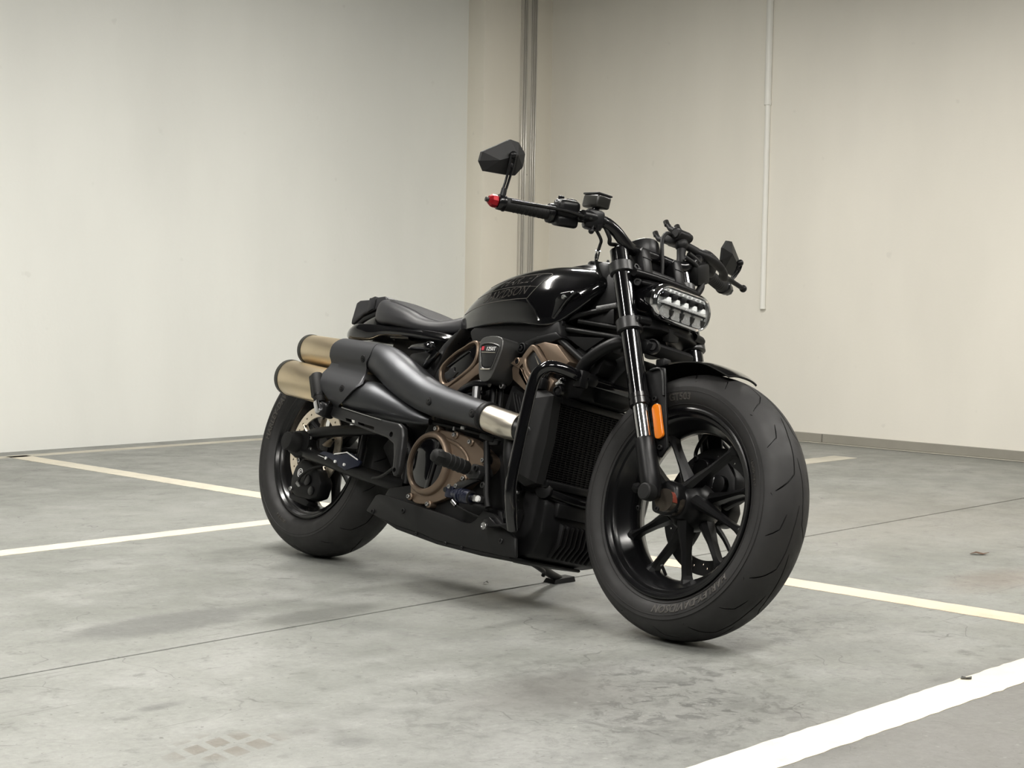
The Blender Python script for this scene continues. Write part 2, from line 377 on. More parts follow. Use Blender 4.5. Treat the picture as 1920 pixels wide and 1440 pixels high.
# floor: a bed with two slabs that meet at a saw-cut joint
floor = room(G().box((2.5, 2.0, -.13), (16, 16, .1)).build('floor', M['joint'])); tag(floor, kind='structure')
JB = 3.195
G().box((2.5, (JB+.0048+7.34)/2, -.04), (11.2, 7.34-JB-.0048, .08), bev=.0015, seg=1).build('slab', M['floor'], floor)
G().box((2.5, (JB-.0048-4.6)/2, -.04), (11.2, JB-.0048+4.6, .08), bev=.0015, seg=1).build('slab', M['floor'], floor)
def wobbly(a0, a1, b0, b1, along, z=.0012, step=.03, amp=.0022, mt=None):
    """painted stripe with slightly ragged edges, 1.2 mm thick"""
    g = G(); n = max(2, int((a1-a0 if along == 'a' else b1-b0)/step)); top = []
    for i in range(n+1):
        t = i/n; e0 = random.uniform(-amp, amp); e1 = random.uniform(-amp, amp)
        if random.random() < .03: e0 += random.choice((-1, 1))*amp*2
        if along == 'a': p, q = (a0+(a1-a0)*t, b0+e0), (a0+(a1-a0)*t, b1+e1)
        else: p, q = (a1+e1, b0+(b1-b0)*t), (a0+e0, b0+(b1-b0)*t)
        top.append([(*p, 0.0), (*p, z), (*q, z), (*q, 0.0)])
    g.rings(top, False, True)
    return g.build('painted_line', mt, floor)
wobbly(.6, 4.06, 4.60, 4.692, 'a', mt=M['line'])
wobbly(4.16, 7.36, 4.52, 4.66, 'a', mt=M['linef'])
wobbly(1.0, 8.0, 1.664, 1.778, 'a', mt=M['line'])
wobbly(4.055, 4.165, 4.2, 7.11, 'b', mt=M['line'])
wobbly(4.03, 4.137, 1.4, 4.2, 'b', mt=M['line2'])
wobbly(2.0, 7.28, 7.06, 7.14, 'a', mt=M['linef'])

# walls
WB_, WA_ = 7.30, 7.90
tag(room(G().box((1.5, WB_+.12, 1.5), (12.8, .24, 3.3)).build('wall_left', M['wallL'])), kind='structure')
wr = tag(room(G().box((WA_+.12, 1.4, 1.5), (.24, 12.2, 3.3)).build('wall_right', M['wallR'])), kind='structure')
tag(room(G().box((WA_-.3, 7.245, 1.5), (.62, .17, 3.3), bev=.006).build('wall_pilaster', M['pil'])), kind='structure')
# ceiling out of frame, the luminaires hang below it
tag(room(G().box((1.6, 1.3, 2.80), (12.8, 12.2, .12)).build('ceiling', M['ceil'])), kind='structure')
# ribbed aluminium cover over the movement joint on the pilaster
M['alu'] = mat('aluminium_profile', (.68, .66, .61), .33, metal=.55, rvar=.06, rscale=8)
jc = room(G().box((7.675, 7.1565, 1.5), (.137, .005, 3.1)).build('trim_1', M['alu'])); tag(jc, kind='structure')
for k, (ww, dd) in enumerate(((.009, .014), (.006, .012), (.006, .012), (.030, .006), (.006, .012), (.006, .012), (.009, .014))):
    xs = (-.062, -.043, -.026, 0, .026, .043, .062)[k]
    G().box((7.675+xs, 7.154-dd/2, 1.5), (ww, dd, 3.1), bev=.0015, seg=1).build('rib', M['alu'], jc)
# skirting along the right wall, in lengths
M['skirt'] = mat('grey_skirting', (.29, .275, .235), .5, cvar=.08, cscale=5)
bb = room(G().box((WA_-.004, 3.2, .027), (.012, 7.6, .054)).build('baseboard_right', M['skirt'])); tag(bb, kind='structure')
for b0, b1 in ((5.075, 7.13), (3.0, 5.07), (-.6, 2.995)):
    G().box((WA_-.014, (b0+b1)/2, .031), (.010, b1-b0-.002, .048), bev=.002, seg=1).build('skirting_board', M['skirt'], bb)
G().box((WA_-.018, 3.2, .004), (.020, 7.6, .006), bev=.001, seg=1).build('sealant_bead', mat('pale_sealant', (.42, .40, .34), .7), bb)
# surface conduit on the right wall
cd = empty('wall_conduit', (0, 0, 0), RR); tag(cd, 'thin white vertical cable conduit fixed to the right wall', 'conduit')
M['pvc'] = mat('white_pvc', (.84, .83, .78), .42)
G().tube([(WA_-.012, 5.496, .745), (WA_-.012, 5.496, 1.905)], .016, 16).build('lower_pipe', M['pvc'], cd)
G().tube([(WA_-.014, 5.496, 1.905), (WA_-.014, 5.496, 2.74)], .020, 16).build('upper_pipe', M['pvc'], cd)
G().tube([(WA_-.013, 5.496, 1.89), (WA_-.013, 5.496, 1.92)], .0215, 16).build('coupling', M['pvc'], cd)
G().tube([(WA_-.012, 5.496, .738), (WA_-.012, 5.496, .752)], .0175, 16).build('end_cap', M['pvc'], cd)

# ceiling luminaires (out of frame): housing with a diffuser on its underside
def luminaire(a, b, ang, ln, label):
    c = math.cos(YAW); s = math.sin(YAW)
    r = empty('ceiling_light', (a*c-b*s, a*s+b*c, 2.58), (0, 0, YAW+ang)); tag(r, label, 'ceiling light', 'linear ceiling lights')
    G().box((0, 0, .03), (ln, .13, .05), bev=.006).build('housing', M['white'], r)
    G().box((0, 0, 0), (ln-.04, .10, .012)).build('diffuser', M['tube'], r)
    for x in (-ln*.35, ln*.35): G().tube([(x, 0, .05), (x, 0, .17)], .004, 8).build('hanger', M['steel'], r)
for (a, b, ang, ln, nm) in ((2.95, 4.35, 0, 1.5, 'middle of the row nearer the left wall'), (5.35, 4.5, 0, 1.5, 'end of that row by the right wall'), (.6, 3.2, 0, 1.5, 'far left end of the row nearer the left wall'), (2.95, 1.1, 0, 1.5, 'middle of the row nearer the camera'), (5.3, 1.1, 0, 1.5, 'right end of the row nearer the camera'), (.6, 1.1, 0, 1.5, 'left end of the row nearer the camera')):
    luminaire(a, b, ang, ln, 'white linear ceiling light, %s' % nm)

# litter on the floor
def scrap(name, a, b, pts, h, m, label, cat):
    c = math.cos(YAW); s = math.sin(YAW)
    bm = bmesh.new(); vs = [bm.verts.new((x, y, .0015+(h if i % 2 else h*.2))) for i, (x, y) in enumerate(pts)]; f = bm.faces.new(vs)
    r = bmesh.ops.extrude_face_region(bm, geom=[f]); bmesh.ops.translate(bm, verts=[e for e in r['geom'] if isinstance(e, bmesh.types.BMVert)], vec=(0, 0, .0012))
    bmesh.ops.triangulate(bm, faces=bm.faces); g = G(); g.bm(bm)
    o = g.build(name, m, None, 20); o.location = (a*c-b*s, a*s+b*c, 0); tag(o, label, cat)
M['leaf'] = mat('dry_leaf', (.10, .055, .032), .8, cvar=.3, cscale=60)
M['chip'] = mat('dark_chip', (.06, .06, .055), .8)
scrap('dry_leaf', 4.985, 2.597, [(-.03, -.004), (-.012, -.014), (.01, -.012), (.034, -.002), (.018, .011), (-.006, .012), (-.022, .008)], .006, M['leaf'], 'small dry brown leaf on the floor right of the front wheel', 'leaf')
scrap('floor_debris', 3.389, 3.29, [(-.007, -.004), (0, -.008), (.008, -.002), (.004, .006), (-.004, .007)], .006, M['chip'], 'tiny dark grit lump on the floor beside the side stand', 'debris')
scrap('paint_flake', 3.353, 1.766, [(-.014, -.004), (-.004, -.009), (.010, -.006), (.013, .004), (.002, .008), (-.009, .006)], .004, M['chip'], 'small dark flake lying on the nearest white line', 'debris')

# ================================================================== THE MOTORCYCLE
# bike axes: x forward from the rear axle, y to its left, z up; the root leans it onto its side stand
bike = empty('motorcycle', (-.6089, 5.1486, .0024), (-rad(13.603), 0, rad(-49.0088)))
tag(bike, 'black cruiser motorcycle with bronze engine covers leaning on its side stand', 'motorcycle')
def part(g, name, m, parent=None, ang=38, label=None): return g.build(name, M[m] if isinstance(m, str) else m, bike if parent is None else parent, ang, label)
def bolt(g, p, d, r=.007, h=.005, socket=True):
    p = Vector(p); d = unit(d)
    if socket:
        g.lathe([(0, r*1.02), (h*.8, r), (h, r*.86), (h, r*.55), (h*.35, r*.5), (h*.35, .0004)], p, d, 16)
    else: g.cyl(p, p+d*h, r, n=6)
    return g
RGT = (0, -1, 0)

# ------------------------------------------------------------------ wheels
def tyre_prof(R, w, rim, y_rim):
    h = w/2
    return [(-y_rim, rim), (-y_rim-.004, rim+.007), (-h*.93, rim+.018), (-h*.995, rim+.032), (-h, (R+rim)/2+.004), (-h*.985, R-.047), (-h*.93, R-.037), (-h*.84, R-.0262), (-h*.70, R-.0168), (-h*.52, R-.0088), (-h*.34, R-.0037), (-h*.16, R-.0008)]
def make_tyre(cx, cz, R, w, rim, y_rim, n, grooves, name):
    half = tyre_prof(R, w, rim, y_rim)
    prof = half + [(-y, r) for y, r in reversed(half)]
    inner = [(y_rim*.8, rim-.004), (-y_rim*.8, rim-.004)]
    dense = []
    for i in range(len(prof)-1):
        for k in range(2): dense.append((prof[i][0]+(prof[i+1][0]-prof[i][0])*k/2, prof[i][1]+(prof[i+1][1]-prof[i][1])*k/2))
    # smooth the profile
    P = catmull([(a, b, 0) for a, b in prof], 3)
    prof2 = [(p.x, p.y) for p in P] + inner
    g = G().lathe(prof2, (cx, 0, cz), (0, 1, 0), n, closed=True)
    o = part(g, name, 'tyre', ang=34)
    def surf(y):
        for i in range(len(P)-1):
            if P[i].x <= y <= P[i+1].x and P[i+1].x > P[i].x:
                t = (y-P[i].x)/(P[i+1].x-P[i].x); return P[i].y+(P[i+1].y-P[i].y)*t
        return R
    def nrm(y):
        e = .003; s = (surf(y+e)-surf(y-e))/(2*e); l = math.hypot(1, s); return (-s/l, 1/l)   # (y comp, radial comp)
    def pos(a, y, h):
        ny, nr = nrm(y); r = surf(y)+nr*h; yy = y+ny*h
        return Vector((cx+r*math.cos(rad(a)), yy, cz+r*math.sin(rad(a))))
    cg = G()
    for pts, wd in grooves:
        # resample
        q = []
        for i in range(len(pts)-1):
            k = max(1, int(max(abs(pts[i+1][0]-pts[i][0])/2.5, abs(pts[i+1][1]-pts[i][1])/.008)))
            for t in range(k): q.append((pts[i][0]+(pts[i+1][0]-pts[i][0])*t/k, pts[i][1]+(pts[i+1][1]-pts[i][1])*t/k))
        q.append(pts[-1]); m = len(q); rings = []
        for i in range(m):
            a = pos(q[max(i-1, 0)][0], q[max(i-1, 0)][1], 0); b = pos(q[min(i+1, m-1)][0], q[min(i+1, m-1)][1], 0); t = unit(b-a)
            up = unit(pos(*q[i], .01)-pos(*q[i], 0)); sd = unit(t.cross(up)); c = pos(*q[i], 0)
            taper = .35 if i in (0, m-1) else 1.
            hw = wd/2*taper
            rings.append([c-up*.0045-sd*hw*.7, c-up*.0045+sd*hw*.7, c+up*.004+sd*hw, c+up*.004-sd*hw])
        cg.rings(rings)
    if cg.v: cut(o, cg)
    return o, surf
GR = []
for k in range(9):
    for sgn, off in ((1, 0), (-1, 20)):
        A = 40*k+off
        GR.append(([(47+A, -.001*sgn), (37+A, -.009*sgn), (27+A, -.012*sgn), (19.5+A, -.018*sgn), (15.5+A, -.037*sgn), (11.5+A, -.063*sgn)], .0044))
        GR.append(([(42.4+A, -.035*sgn), (35.6+A, -.045*sgn), (31.5+A, -.068*sgn)], .0036))
        GR.append(([(9.6+A, -.0685*sgn), (10.6+A, -.0705*sgn)], .005))
AX = 1.52; AZ = .328; RZ = .329
ft, fsurf = make_tyre(AX, AZ, .328, .160, .2335, .062, 240, GR, 'front_tyre')
GR2 = []
for k in range(8):
    for sgn, off in ((1, 0), (-1, 22)):
        A = 45*k+off
        GR2.append(([(20+A, -.010*sgn), (8+A, -.020*sgn), (0+A, -.045*sgn), (-3+A, -.072*sgn)], .0045))
        GR2.append(([(30+A, -.050*sgn), (24+A, -.074*sgn)], .004))
rt, rsurf = make_tyre(0, RZ, .329, .180, .2215, .068, 240, GR2, 'rear_tyre')
def side_text(body, cx, cz, r0, a0, size, yside, parent, shear=.15, space=1.05):
    """raised sidewall lettering, tops pointing outward, read clockwise from the right side"""
    def fn(x, y, h):
        r = r0+y; a = rad(a0) - x/r0
        # follow the sidewall bulge
        yy = yside(r) - .0006 - h
        return (cx+r*math.cos(a), yy, cz+r*math.sin(a))
    g = text_geo(body, size, .0006, fn, shear, space, offset=.0007*size/.026)
    return part(g, 'sidewall_lettering', 'tyretext', parent)
def side_y(w, R, rim):
    P = catmull([(a, b, 0) for a, b in tyre_prof(R, w, rim, .064)], 4)
    def f(r):
        best = min(P[:36], key=lambda p: abs(p.y-r)); return best.x
    return f
fy = side_y(.160, .328, .2335); ry = side_y(.180, .329, .2215)
# seen from the right side the angle runs with +x to the right, so clockwise text has decreasing angle
side_text('HARLEY-DAVIDSON', AX, AZ, .2575, -62, .026, fy, ft, .15)
side_text('GT503', AX, AZ, .2600, 98, .024, fy, ft, .12)
side_text('160/70 TR17', AX, AZ, .2560, 22, .012, fy, ft, 0)
side_text('HARLEY-DAVIDSON', 0, RZ, .2530, 152, .026, ry, rt, .15)
side_text('180/70 B16', 0, RZ, .2500, -110, .013, ry, rt, 0)
for cx, cz, r, yf, par in ((AX, AZ, .2745, fy, ft), (AX, AZ, .2435, fy, ft), (0, RZ, .2735, ry, rt), (0, RZ, .2345, ry, rt)):
    part(G().tube([(cx+r*math.cos(2*PI*i/120), yf(r)-.0002, cz+r*math.sin(2*PI*i/120)) for i in range(120)], .0011, 6, closed=True), 'sidewall_rib', 'tyre', par)

# front rim: barrel, hub, ten blade spokes that pair up at the hub
rimp = [(-.066, .2335), (-.0685, .2345), (-.0700, .2310), (-.0690, .2260), (-.0640, .2230), (-.0600, .2200), (-.0585, .2130), (-.0540, .2085), (-.0480, .2050), (-.0250, .1900), (-.0150, .1835), (0, .1815)]
rimc = rimp + [(-y, r) for y, r in reversed(rimp[:-1])] + [(.058, .2335), (.045, .215), (.02, .203), (-.02, .203), (-.045, .215), (-.058, .2335)]
frim = part(G().lathe(rimc, (AX, 0, AZ), (0, 1, 0), 96, closed=True), 'front_rim', 'semi', ang=30)
part(G().lathe([(-.064, .030), (-.064, .037), (-.058, .041), (-.048, .043), (-.038, .052), (-.02, .060), (.02, .060), (.04, .052), (.058, .042), (.064, .038), (.064, .03)], (AX, 0, AZ), (0, 1, 0), 40), 'hub', 'satin', frim)
def spoke(cx, cz, hub, hub_y, rimpt, rim_y, w0=.030, w1=.0125, w2=.020, d0=.052, d1=.036, d2=.036):
    """hub, rimpt: (radius, angle)"""
    def P(r, a, y): return Vector((cx+r*math.cos(rad(a)), y, cz+r*math.sin(rad(a))))
    A, B = P(*hub, hub_y), P(*rimpt, rim_y); t = unit(B-A); yv = Vector((0, 1, 0)); sd = unit(t.cross(yv)); yv = unit(sd.cross(t))
    rs = []
    for f, w, d in ((0, w0, d0), (.22, w0*.72+w1*.28, d0*.95), (.5, w0*.25+w1*.75, d1), (.8, w1, d1), (.90, w1*1.25, d1), (.97, w2*1.15, d2), (1.05, w2*1.9, d2*1.15)):
        c = A+(B-A)*f; k = .12
        rs.append([c-yv*d/2-sd*w*k, c-yv*d/2+sd*w*k, c-yv*d*.28+sd*w/2, c+yv*d*.28+sd*w/2, c+yv*d/2+sd*w*k, c+yv*d/2-sd*w*k, c+yv*d*.28-sd*w/2, c-yv*d*.28-sd*w/2])
    return G().rings(rs)
for (ha, hy, ra, ry_) in ((84, -.030, 52, -.012), (34, .018, 18, -.006), (20, -.030, -13, -.012), (-38, .018, -46, -.006), (-70, -.030, -78, -.012), (-110, .018, -116, -.006), (-135, -.030, -150, -.012), (-182, .018, -188, -.006), (160, -.030, 147, -.012), (122, .018, 121, -.006)):
    part(spoke(AX, AZ, (.040, ha), hy, (.186, ra), ry_), 'spoke', 'satin', frim, 12)
# grey axle spacer with its red warning label
part(G().lathe([(-.105, .024), (-.105, .028), (-.080, .028), (-.080, .031), (-.072, .032), (-.060, .032)], (AX, 0, AZ), (0, 1, 0), 32), 'axle_spacer', mat('spacer_metal', (.10, .085, .07), .35, metal=.8), frim)
ll = G(); sp = []
for i in range(6):
    a = rad(50-11*i); sp.append([(AX+.0286*math.cos(a), -.1035, AZ+.0286*math.sin(a)), (AX+.0286*math.cos(a), -.083, AZ+.0286*math.sin(a)), (AX+.0284*math.cos(a), -.083, AZ+.0284*math.sin(a)), (AX+.0284*math.cos(a), -.1035, AZ+.0284*math.sin(a))])
ll.rings(sp); part(ll, 'warning_label', mat('red_brown_label', (.16, .035, .022), .4), frim)
part(G().cyl((AX+.168*math.cos(rad(-96)), -.03, AZ+.176*math.sin(rad(-96))), (AX+.155*math.cos(rad(-96)), -.052, AZ+.155*math.sin(rad(-96))), .004, n=10), 'valve_stem', 'rubber', frim)
# front brake disc and caliper on the far side
def disc(name, cx, cz, y, R, r_in, holes, m, parent, nh=3):
    t = .005
    o = part(G().lathe([(-t/2, r_in), (-t/2, R), (t/2, R), (t/2, r_in)], (cx, y, cz), (0, 1, 0), 96, closed=True), name, m, parent, 30)
    cg = G()
    for k in range(holes):
        for j in range(nh):
            a = 2*PI*(k+j*.33)/holes; r = r_in+(R-r_in)*(.25+.25*j) if nh > 1 else (r_in+R)/2
            cg.cyl((cx+r*math.cos(a), y-.02, cz+r*math.sin(a)), (cx+r*math.cos(a), y+.02, cz+r*math.sin(a)), .0034, n=8)
    cut(o, cg); return o
fd = disc('front_brake_disc', AX, AZ, .078, .160, .122, 20, 'discd', None, 2)
for k in range(5):
    a = 2*PI*k/5+.3
    part(G().tube([(AX+.045*math.cos(a), .070, AZ+.045*math.sin(a)), (AX+.085*math.cos(a+.12), .074, AZ+.085*math.sin(a+.12)), (AX+.128*math.cos(a+.1), .078, AZ+.128*math.sin(a+.1))], [.014, .010, .008], 8, 3, ry=.5), 'carrier_arm', 'dark', fd)
cal = part(G().xz([(1.430, .440), (1.462, .462), (1.545, .455), (1.580, .420), (1.590, .375), (1.560, .352), (1.500, .352), (1.452, .375), (1.428, .405)], .066, .060, .010), 'front_caliper', 'dark')
part(G().cyl((1.478, .050, .430), (1.478, .068, .430), .022, n=20, bev=.002), 'piston_housing', 'satin', cal)
part(G().cyl((1.540, .050, .395), (1.540, .068, .395), .024, n=20, bev=.002), 'piston_housing', 'satin', cal)
part(G().box((1.515, .058, .388), (.030, .020, .050), None, .004), 'pad_carrier', 'semi', cal)
for p_ in ((1.445, .064, .452), (1.572, .064, .362)): part(bolt(G(), p_, RGT, .008), 'bolt', 'satin', cal)
part(G().tube([(1.435, .075, .452), (1.420, .085, .470), (1.425, .09, .50), (1.44, .10, .53)], .005, 10, 4), 'brake_hose', 'rubber', cal)

# rear rim
rimp2 = [(-.070, .2215), (-.0735, .2225), (-.0755, .2190), (-.0745, .2140), (-.0700, .2110), (-.0660, .2080), (-.0645, .2010), (-.0590, .1960), (-.0500, .1925), (-.0250, .1830), (-.012, .1760), (0, .1745)]
rimc2 = rimp2 + [(-y, r) for y, r in reversed(rimp2[:-1])] + [(.062, .2215), (.048, .203), (.02, .192), (-.02, .192), (-.048, .203), (-.062, .2215)]
rrim = part(G().lathe(rimc2, (0, 0, RZ), (0, 1, 0), 96, closed=True), 'rear_rim', 'semi', ang=30)
part(G().lathe([(-.06, .028), (-.06, .042), (-.04, .052), (0, .056), (.05, .056), (.06, .05), (.06, .028)], (0, 0, RZ), (0, 1, 0), 36), 'hub', 'satin', rrim)
for k in range(5):
    for s_ in (-1, 1):
        part(spoke(0, RZ, (.045, 72*k+20+s_*16), .0, (.180, 72*k+20+s_*15), -.004, w0=.024, w1=.015, w2=.026, d0=.05, d1=.034, d2=.036), 'spoke', 'satin', rrim, 25)
rd = disc('rear_brake_disc', 0, RZ, -.074, .132, .098, 30, 'disc', None, 1)
for k in range(6):
    a = 2*PI*k/6+.25
    part(G().tube([(.046*math.cos(a), -.068, RZ+.046*math.sin(a)), (.075*math.cos(a+.15), -.072, RZ+.075*math.sin(a+.15)), (.104*math.cos(a+.12), -.074, RZ+.104*math.sin(a+.12))], [.016, .010, .011], 8, 3, ry=.35), 'carrier_arm', 'disc', rd)
    part(bolt(G(), (.096*math.cos(a+.12), -.079, RZ+.096*math.sin(a+.12)), RGT, .006, .003), 'rivet', 'dark', rd)
# rear caliper with its ring logo
rc = part(G().xz([(-.036, .262), (-.008, .288), (.036, .282), (.085, .262), (.118, .225), (.108, .178), (.070, .166), (-.005, .168), (-.040, .186), (-.046, .226)], -.112, .050, .009), 'rear_caliper', 'dark')
part(G().xz([(-.055, .190), (-.030, .176), (.040, .172), (.070, .160), (.060, .145), (.020, .150), (-.040, .160)], -.108, .04, .005), 'pad_retainer', 'dark', rc)
part(G().cyl((.052, -.112, .225), (.052, -.120, .225), .017, n=20, bev=.002), 'piston_housing', 'semi', rc)
part(G().cyl((.080, -.108, .195), (.080, -.118, .195), .014, n=20, bev=.002), 'piston_housing', 'semi', rc)
lg = G(); c0 = Vector((.000, -.1128, .243))
lg.tube([c0+V(.0120*math.cos(2*PI*i/32), 0, .0128*math.sin(2*PI*i/32)) for i in range(32)], .0016, 6, closed=True)
lg.tube([c0+V(.0062*math.cos(rad(50+290*i/20)), 0, .0066*math.sin(rad(50+290*i/20))) for i in range(21)], .0014, 6)
lg.tube([c0+V(.0068, 0, -.001), c0+V(-.002, 0, -.001)], .0013, 6)
part(lg, 'ring_logo', 'white', rc)
part(G().tube([(.016, -.122, .213), (.026, -.126, .232), (.060, -.122, .258), (.115, -.118, .276), (.160, -.110, .290)], .0042, 10, 5), 'brake_hose', 'rubber', rc)
part(G().cyl((.016, -.116, .205), (.016, -.126, .213), .0075, n=14), 'banjo', 'steel', rc)
for p_ in ((-.028, -.114, .190), (-.012, -.116, .280)): part(bolt(G(), p_, RGT, .007), 'bolt', 'steel', rc)

# ------------------------------------------------------------------ swingarm
sw = part(G().tube([(.005, -.128, .345), (.06, -.128, .368), (.18, -.125, .386), (.34, -.115, .402), (.46, -.105, .415)], [.016, .017, .0175, .018, .02], 18, 4), 'swingarm', 'satin')
part(G().tube([(0, -.128, .318), (.06, -.130, .306), (.16, -.130, .294), (.28, -.125, .277), (.44, -.115, .262), (.52, -.10, .262)], [.022, .021, .021, .021, .022, .022], 18, 4), 'lower_tube', 'satin', sw)
part(G().tube([(.46, -.105, .415), (.50, -.10, .36), (.52, -.10, .262)], .02, 16, 3), 'pivot_tube', 'satin', sw)
part(G().tube([(.30, -.118, .396), (.30, -.12, .276)], .011, 12), 'brace', 'satin', sw)
part(G().tube([(.005, .128, .345), (.18, .125, .386), (.46, .105, .415)], .018, 14, 4), 'far_arm', 'satin', sw)
farsw = G().tube([(0, .128, .318), (.16, .130, .294), (.44, .115, .262), (.52, .10, .262)], .021, 14, 4)
part(farsw, 'far_arm', 'satin', sw)
part(G().tube([(.50, -.11, .30), (.50, .11, .30)], .035, 18), 'cross_tube', 'satin', sw)
# axle block and big black axle nut cover
part(G().xz([(-.040, .300), (-.046, .335), (-.030, .366), (.020, .372), (.058, .362), (.066, .330), (.055, .298), (.0, .286)], -.150, .045, .007), 'axle_block', 'dark', sw)
part(G().lathe([(0, .030), (.002, .032), (.016, .032), (.020, .029), (.040, .0275), (.043, .0255), (.044, .001)], (.002, -.147, .331), RGT, 36), 'axle_cover', 'rubber', sw)
part(G().tube([(-.01, .13, RZ), (-.01, .17, RZ)], .024, 20), 'axle_nut', 'dark', sw)
for p_ in ((.060, -.140, .352), (.074, -.142, .318)): part(bolt(G(), p_, RGT, .006), 'bolt', 'steel', sw)
# ribbed hugger plate with white pin-stripe and four screws
hp = part(G().xz([(.103, .300), (.150, .318), (.222, .313), (.288, .325), (.345, .304), (.338, .291), (.274, .271), (.258, .276)], -.148, .008, .002), 'chain_guard', 'blue')
part(G().tube([(.208, -.149, .3135), (.270, -.149, .3245), (.330, -.149, .3075)], .0020, 8), 'white_edge', 'white', hp)
part(G().tube([(.128, -.149, .3030), (.160, -.149, .2990)], .0016, 8), 'white_edge', 'white', hp)
for (x, z) in ((.172, .298), (.222, .2925), (.270, .2875)):
    part(G().cyl((x, -.148, z), (x, -.1525, z), .0045, n=12), 'screw', 'white', hp)
part(G().tube([(.060, -.118, .353), (.078, -.122, .33), (.104, -.12, .310)], .003, 8, 4), 'sensor_wire', 'rubber', sw)
part(G().tube([(.60, -.19, .36), (.585, -.20, .31), (.54, -.19, .285), (.48, -.17, .268), (.42, -.15, .262)], .0045, 10, 4), 'brake_hose', 'rubber', sw)

# ------------------------------------------------------------------ exhaust
MU = [(.022, -.185, .6170), (.12, -.185, .6125), (.40, -.190, .599)]
ML = [(-.012, -.215, .5215), (.10, -.213, .512), (.38, -.208, .484)]
def along(p, x):
    for i in range(len(p)-1):
        if x <= p[i+1][0] or i == len(p)-2:
            t = (x-p[i][0])/(p[i+1][0]-p[i][0]); return Vector(p[i]).lerp(Vector(p[i+1]), t)
rU, rL = .0460, .0545
for path, r in ((MU, rU), (ML, rL)):
    p0 = Vector(path[0]); d = unit(Vector(path[1])-p0)
    mf = part(G().lathe([(.0, r-.004), (.001, r-.0005), (.003, r), (.11, r), (.31, r), (.33, r-.004)], p0+d*.013, d, 56), 'muffler', 'muffler', ang=30)
    part(G().lathe([(.016, r-.012), (-.002, r-.012), (-.004, r-.008), (-.002, r+.0005), (.002, r+.0012), (.013, r+.0012), (.0135, r-.002)], p0, d, 56), 'end_cap', mat('olive_black_end_cap', (.020, .021, .017), .45), mf)
    part(G().lathe([(.004, .0), (.004, r-.020), (.02, r-.020)], p0+d*.004, d, 30), 'tail_pipe', 'dark', mf)
# two-lobed clamp cover wrapped over both mufflers
rows = []
def tdir(a): return -math.cos(a), math.sin(a)
for k in range(15): rows.append(('U', rad(100-150*k/14)))
for k in range(17): rows.append(('L', rad(44-140*k/16)))
def tab(z, T):
    T = sorted(T)
    if z <= T[0][0]: return T[0][1]
    for (z0, x0), (z1, x1) in zip(T, T[1:]):
        if z <= z1: return x0+(x1-x0)*(z-z0)/(z1-z0)
    return T[-1][1]
LE = [(.672, .226), (.650, .212), (.625, .203), (.585, .203), (.565, .212), (.552, .215), (.535, .212), (.515, .216), (.49, .240), (.458, .285), (.44, .30)]
RE = [(.672, .372), (.655, .392), (.640, .402), (.620, .410), (.605, .408), (.590, .396), (.575, .388), (.562, .394), (.548, .414), (.534, .414), (.512, .400), (.488, .380), (.466, .352), (.454, .325), (.44, .305)]
NX = 26
outer, inner_ = [], []
for kind, a in rows:
    path, r = (MU, rU) if kind == 'U' else (ML, rL)
    cy, sz = tdir(a)
    zc = along(path, .28).z + sz*(r+.0035)
    x0, x1 = tab(zc, LE), tab(zc, RE)
    ro, ri = [], []
    for i in range(NX):
        t = i/(NX-1); x = x0+(x1-x0)*t; c = along(path, x)
        bulge = 0.004
        ro.append(c+V(0, cy*(r+bulge), sz*(r+bulge))); ri.append(c+V(0, cy*(r+.001), sz*(r+.001)))
    outer.append(ro); inner_.append(ri)
# soften the valley between the lobes
for it in range(2):
    for k in range(12, 18):
        for i in range(NX):
            outer[k][i] = outer[k][i]*.5 + (outer[k-1][i]+outer[k+1][i])*.25
g = G(); nr = len(rows)
rings = [outer[k] + list(reversed(inner_[k])) for k in range(nr)]
g.rings(rings)
cc = part(g, 'clamp_cover', 'clamp', ang=40)
for (x, path, r, a) in ((.378, MU, rU, -8), (.343, ML, rL, 10)):
    c = along(path, x); cy, sz = tdir(rad(a)); d = V(0, cy, sz)
    part(G().lathe([(-.004, .0105), (.0004, .0105), (.0012, .0098), (.0012, .0004)], c+d*(r+.004), d, 24), 'bolt_recess', 'dark', cc)  # raised black disc; the shade of the hole is put into its colour
    part(bolt(G(), c+d*(r+.005), d, .0055, .0015), 'bolt', 'dark', cc)
# graphite heat shields
us = part(G().tube([(.355, -.190, .606), (.40, -.190, .601), (.455, -.190, .585), (.52, -.190, .557), (.60, -.190, .527), (.68, -.192, .504), (.77, -.194, .490), (.86, -.196, .478), (.925, -.197, .470)], [.043, .047, .053, .056, .053, .047, .0425, .0395, .038], 30, 5), 'heat_shield', 'shield')
ls = part(G().tube([(.330, -.208, .489), (.38, -.206, .485), (.43, -.203, .482), (.50, -.195, .470), (.57, -.186, .456), (.62, -.176, .447), (.65, -.165, .445)], [.049, .051, .050, .042, .030, .019, .012], 28, 4), 'heat_shield', 'shield')
for (x, y, z, dn) in ((.716, -.236, .491, (0, -1, .05)), (.905, -.2355, .471, (0, -1, .03))):
    d = unit(dn)
    part(G().lathe([(-.008, .0125), (.0015, .012), (.0022, .0108), (.0018, .0004)], V(x, y, z), d, 24), 'bolt_recess', 'dark', us)
    part(bolt(G(), V(x+.002, y-.0018, z), d, .0070, .0022), 'bolt', 'grey', us)
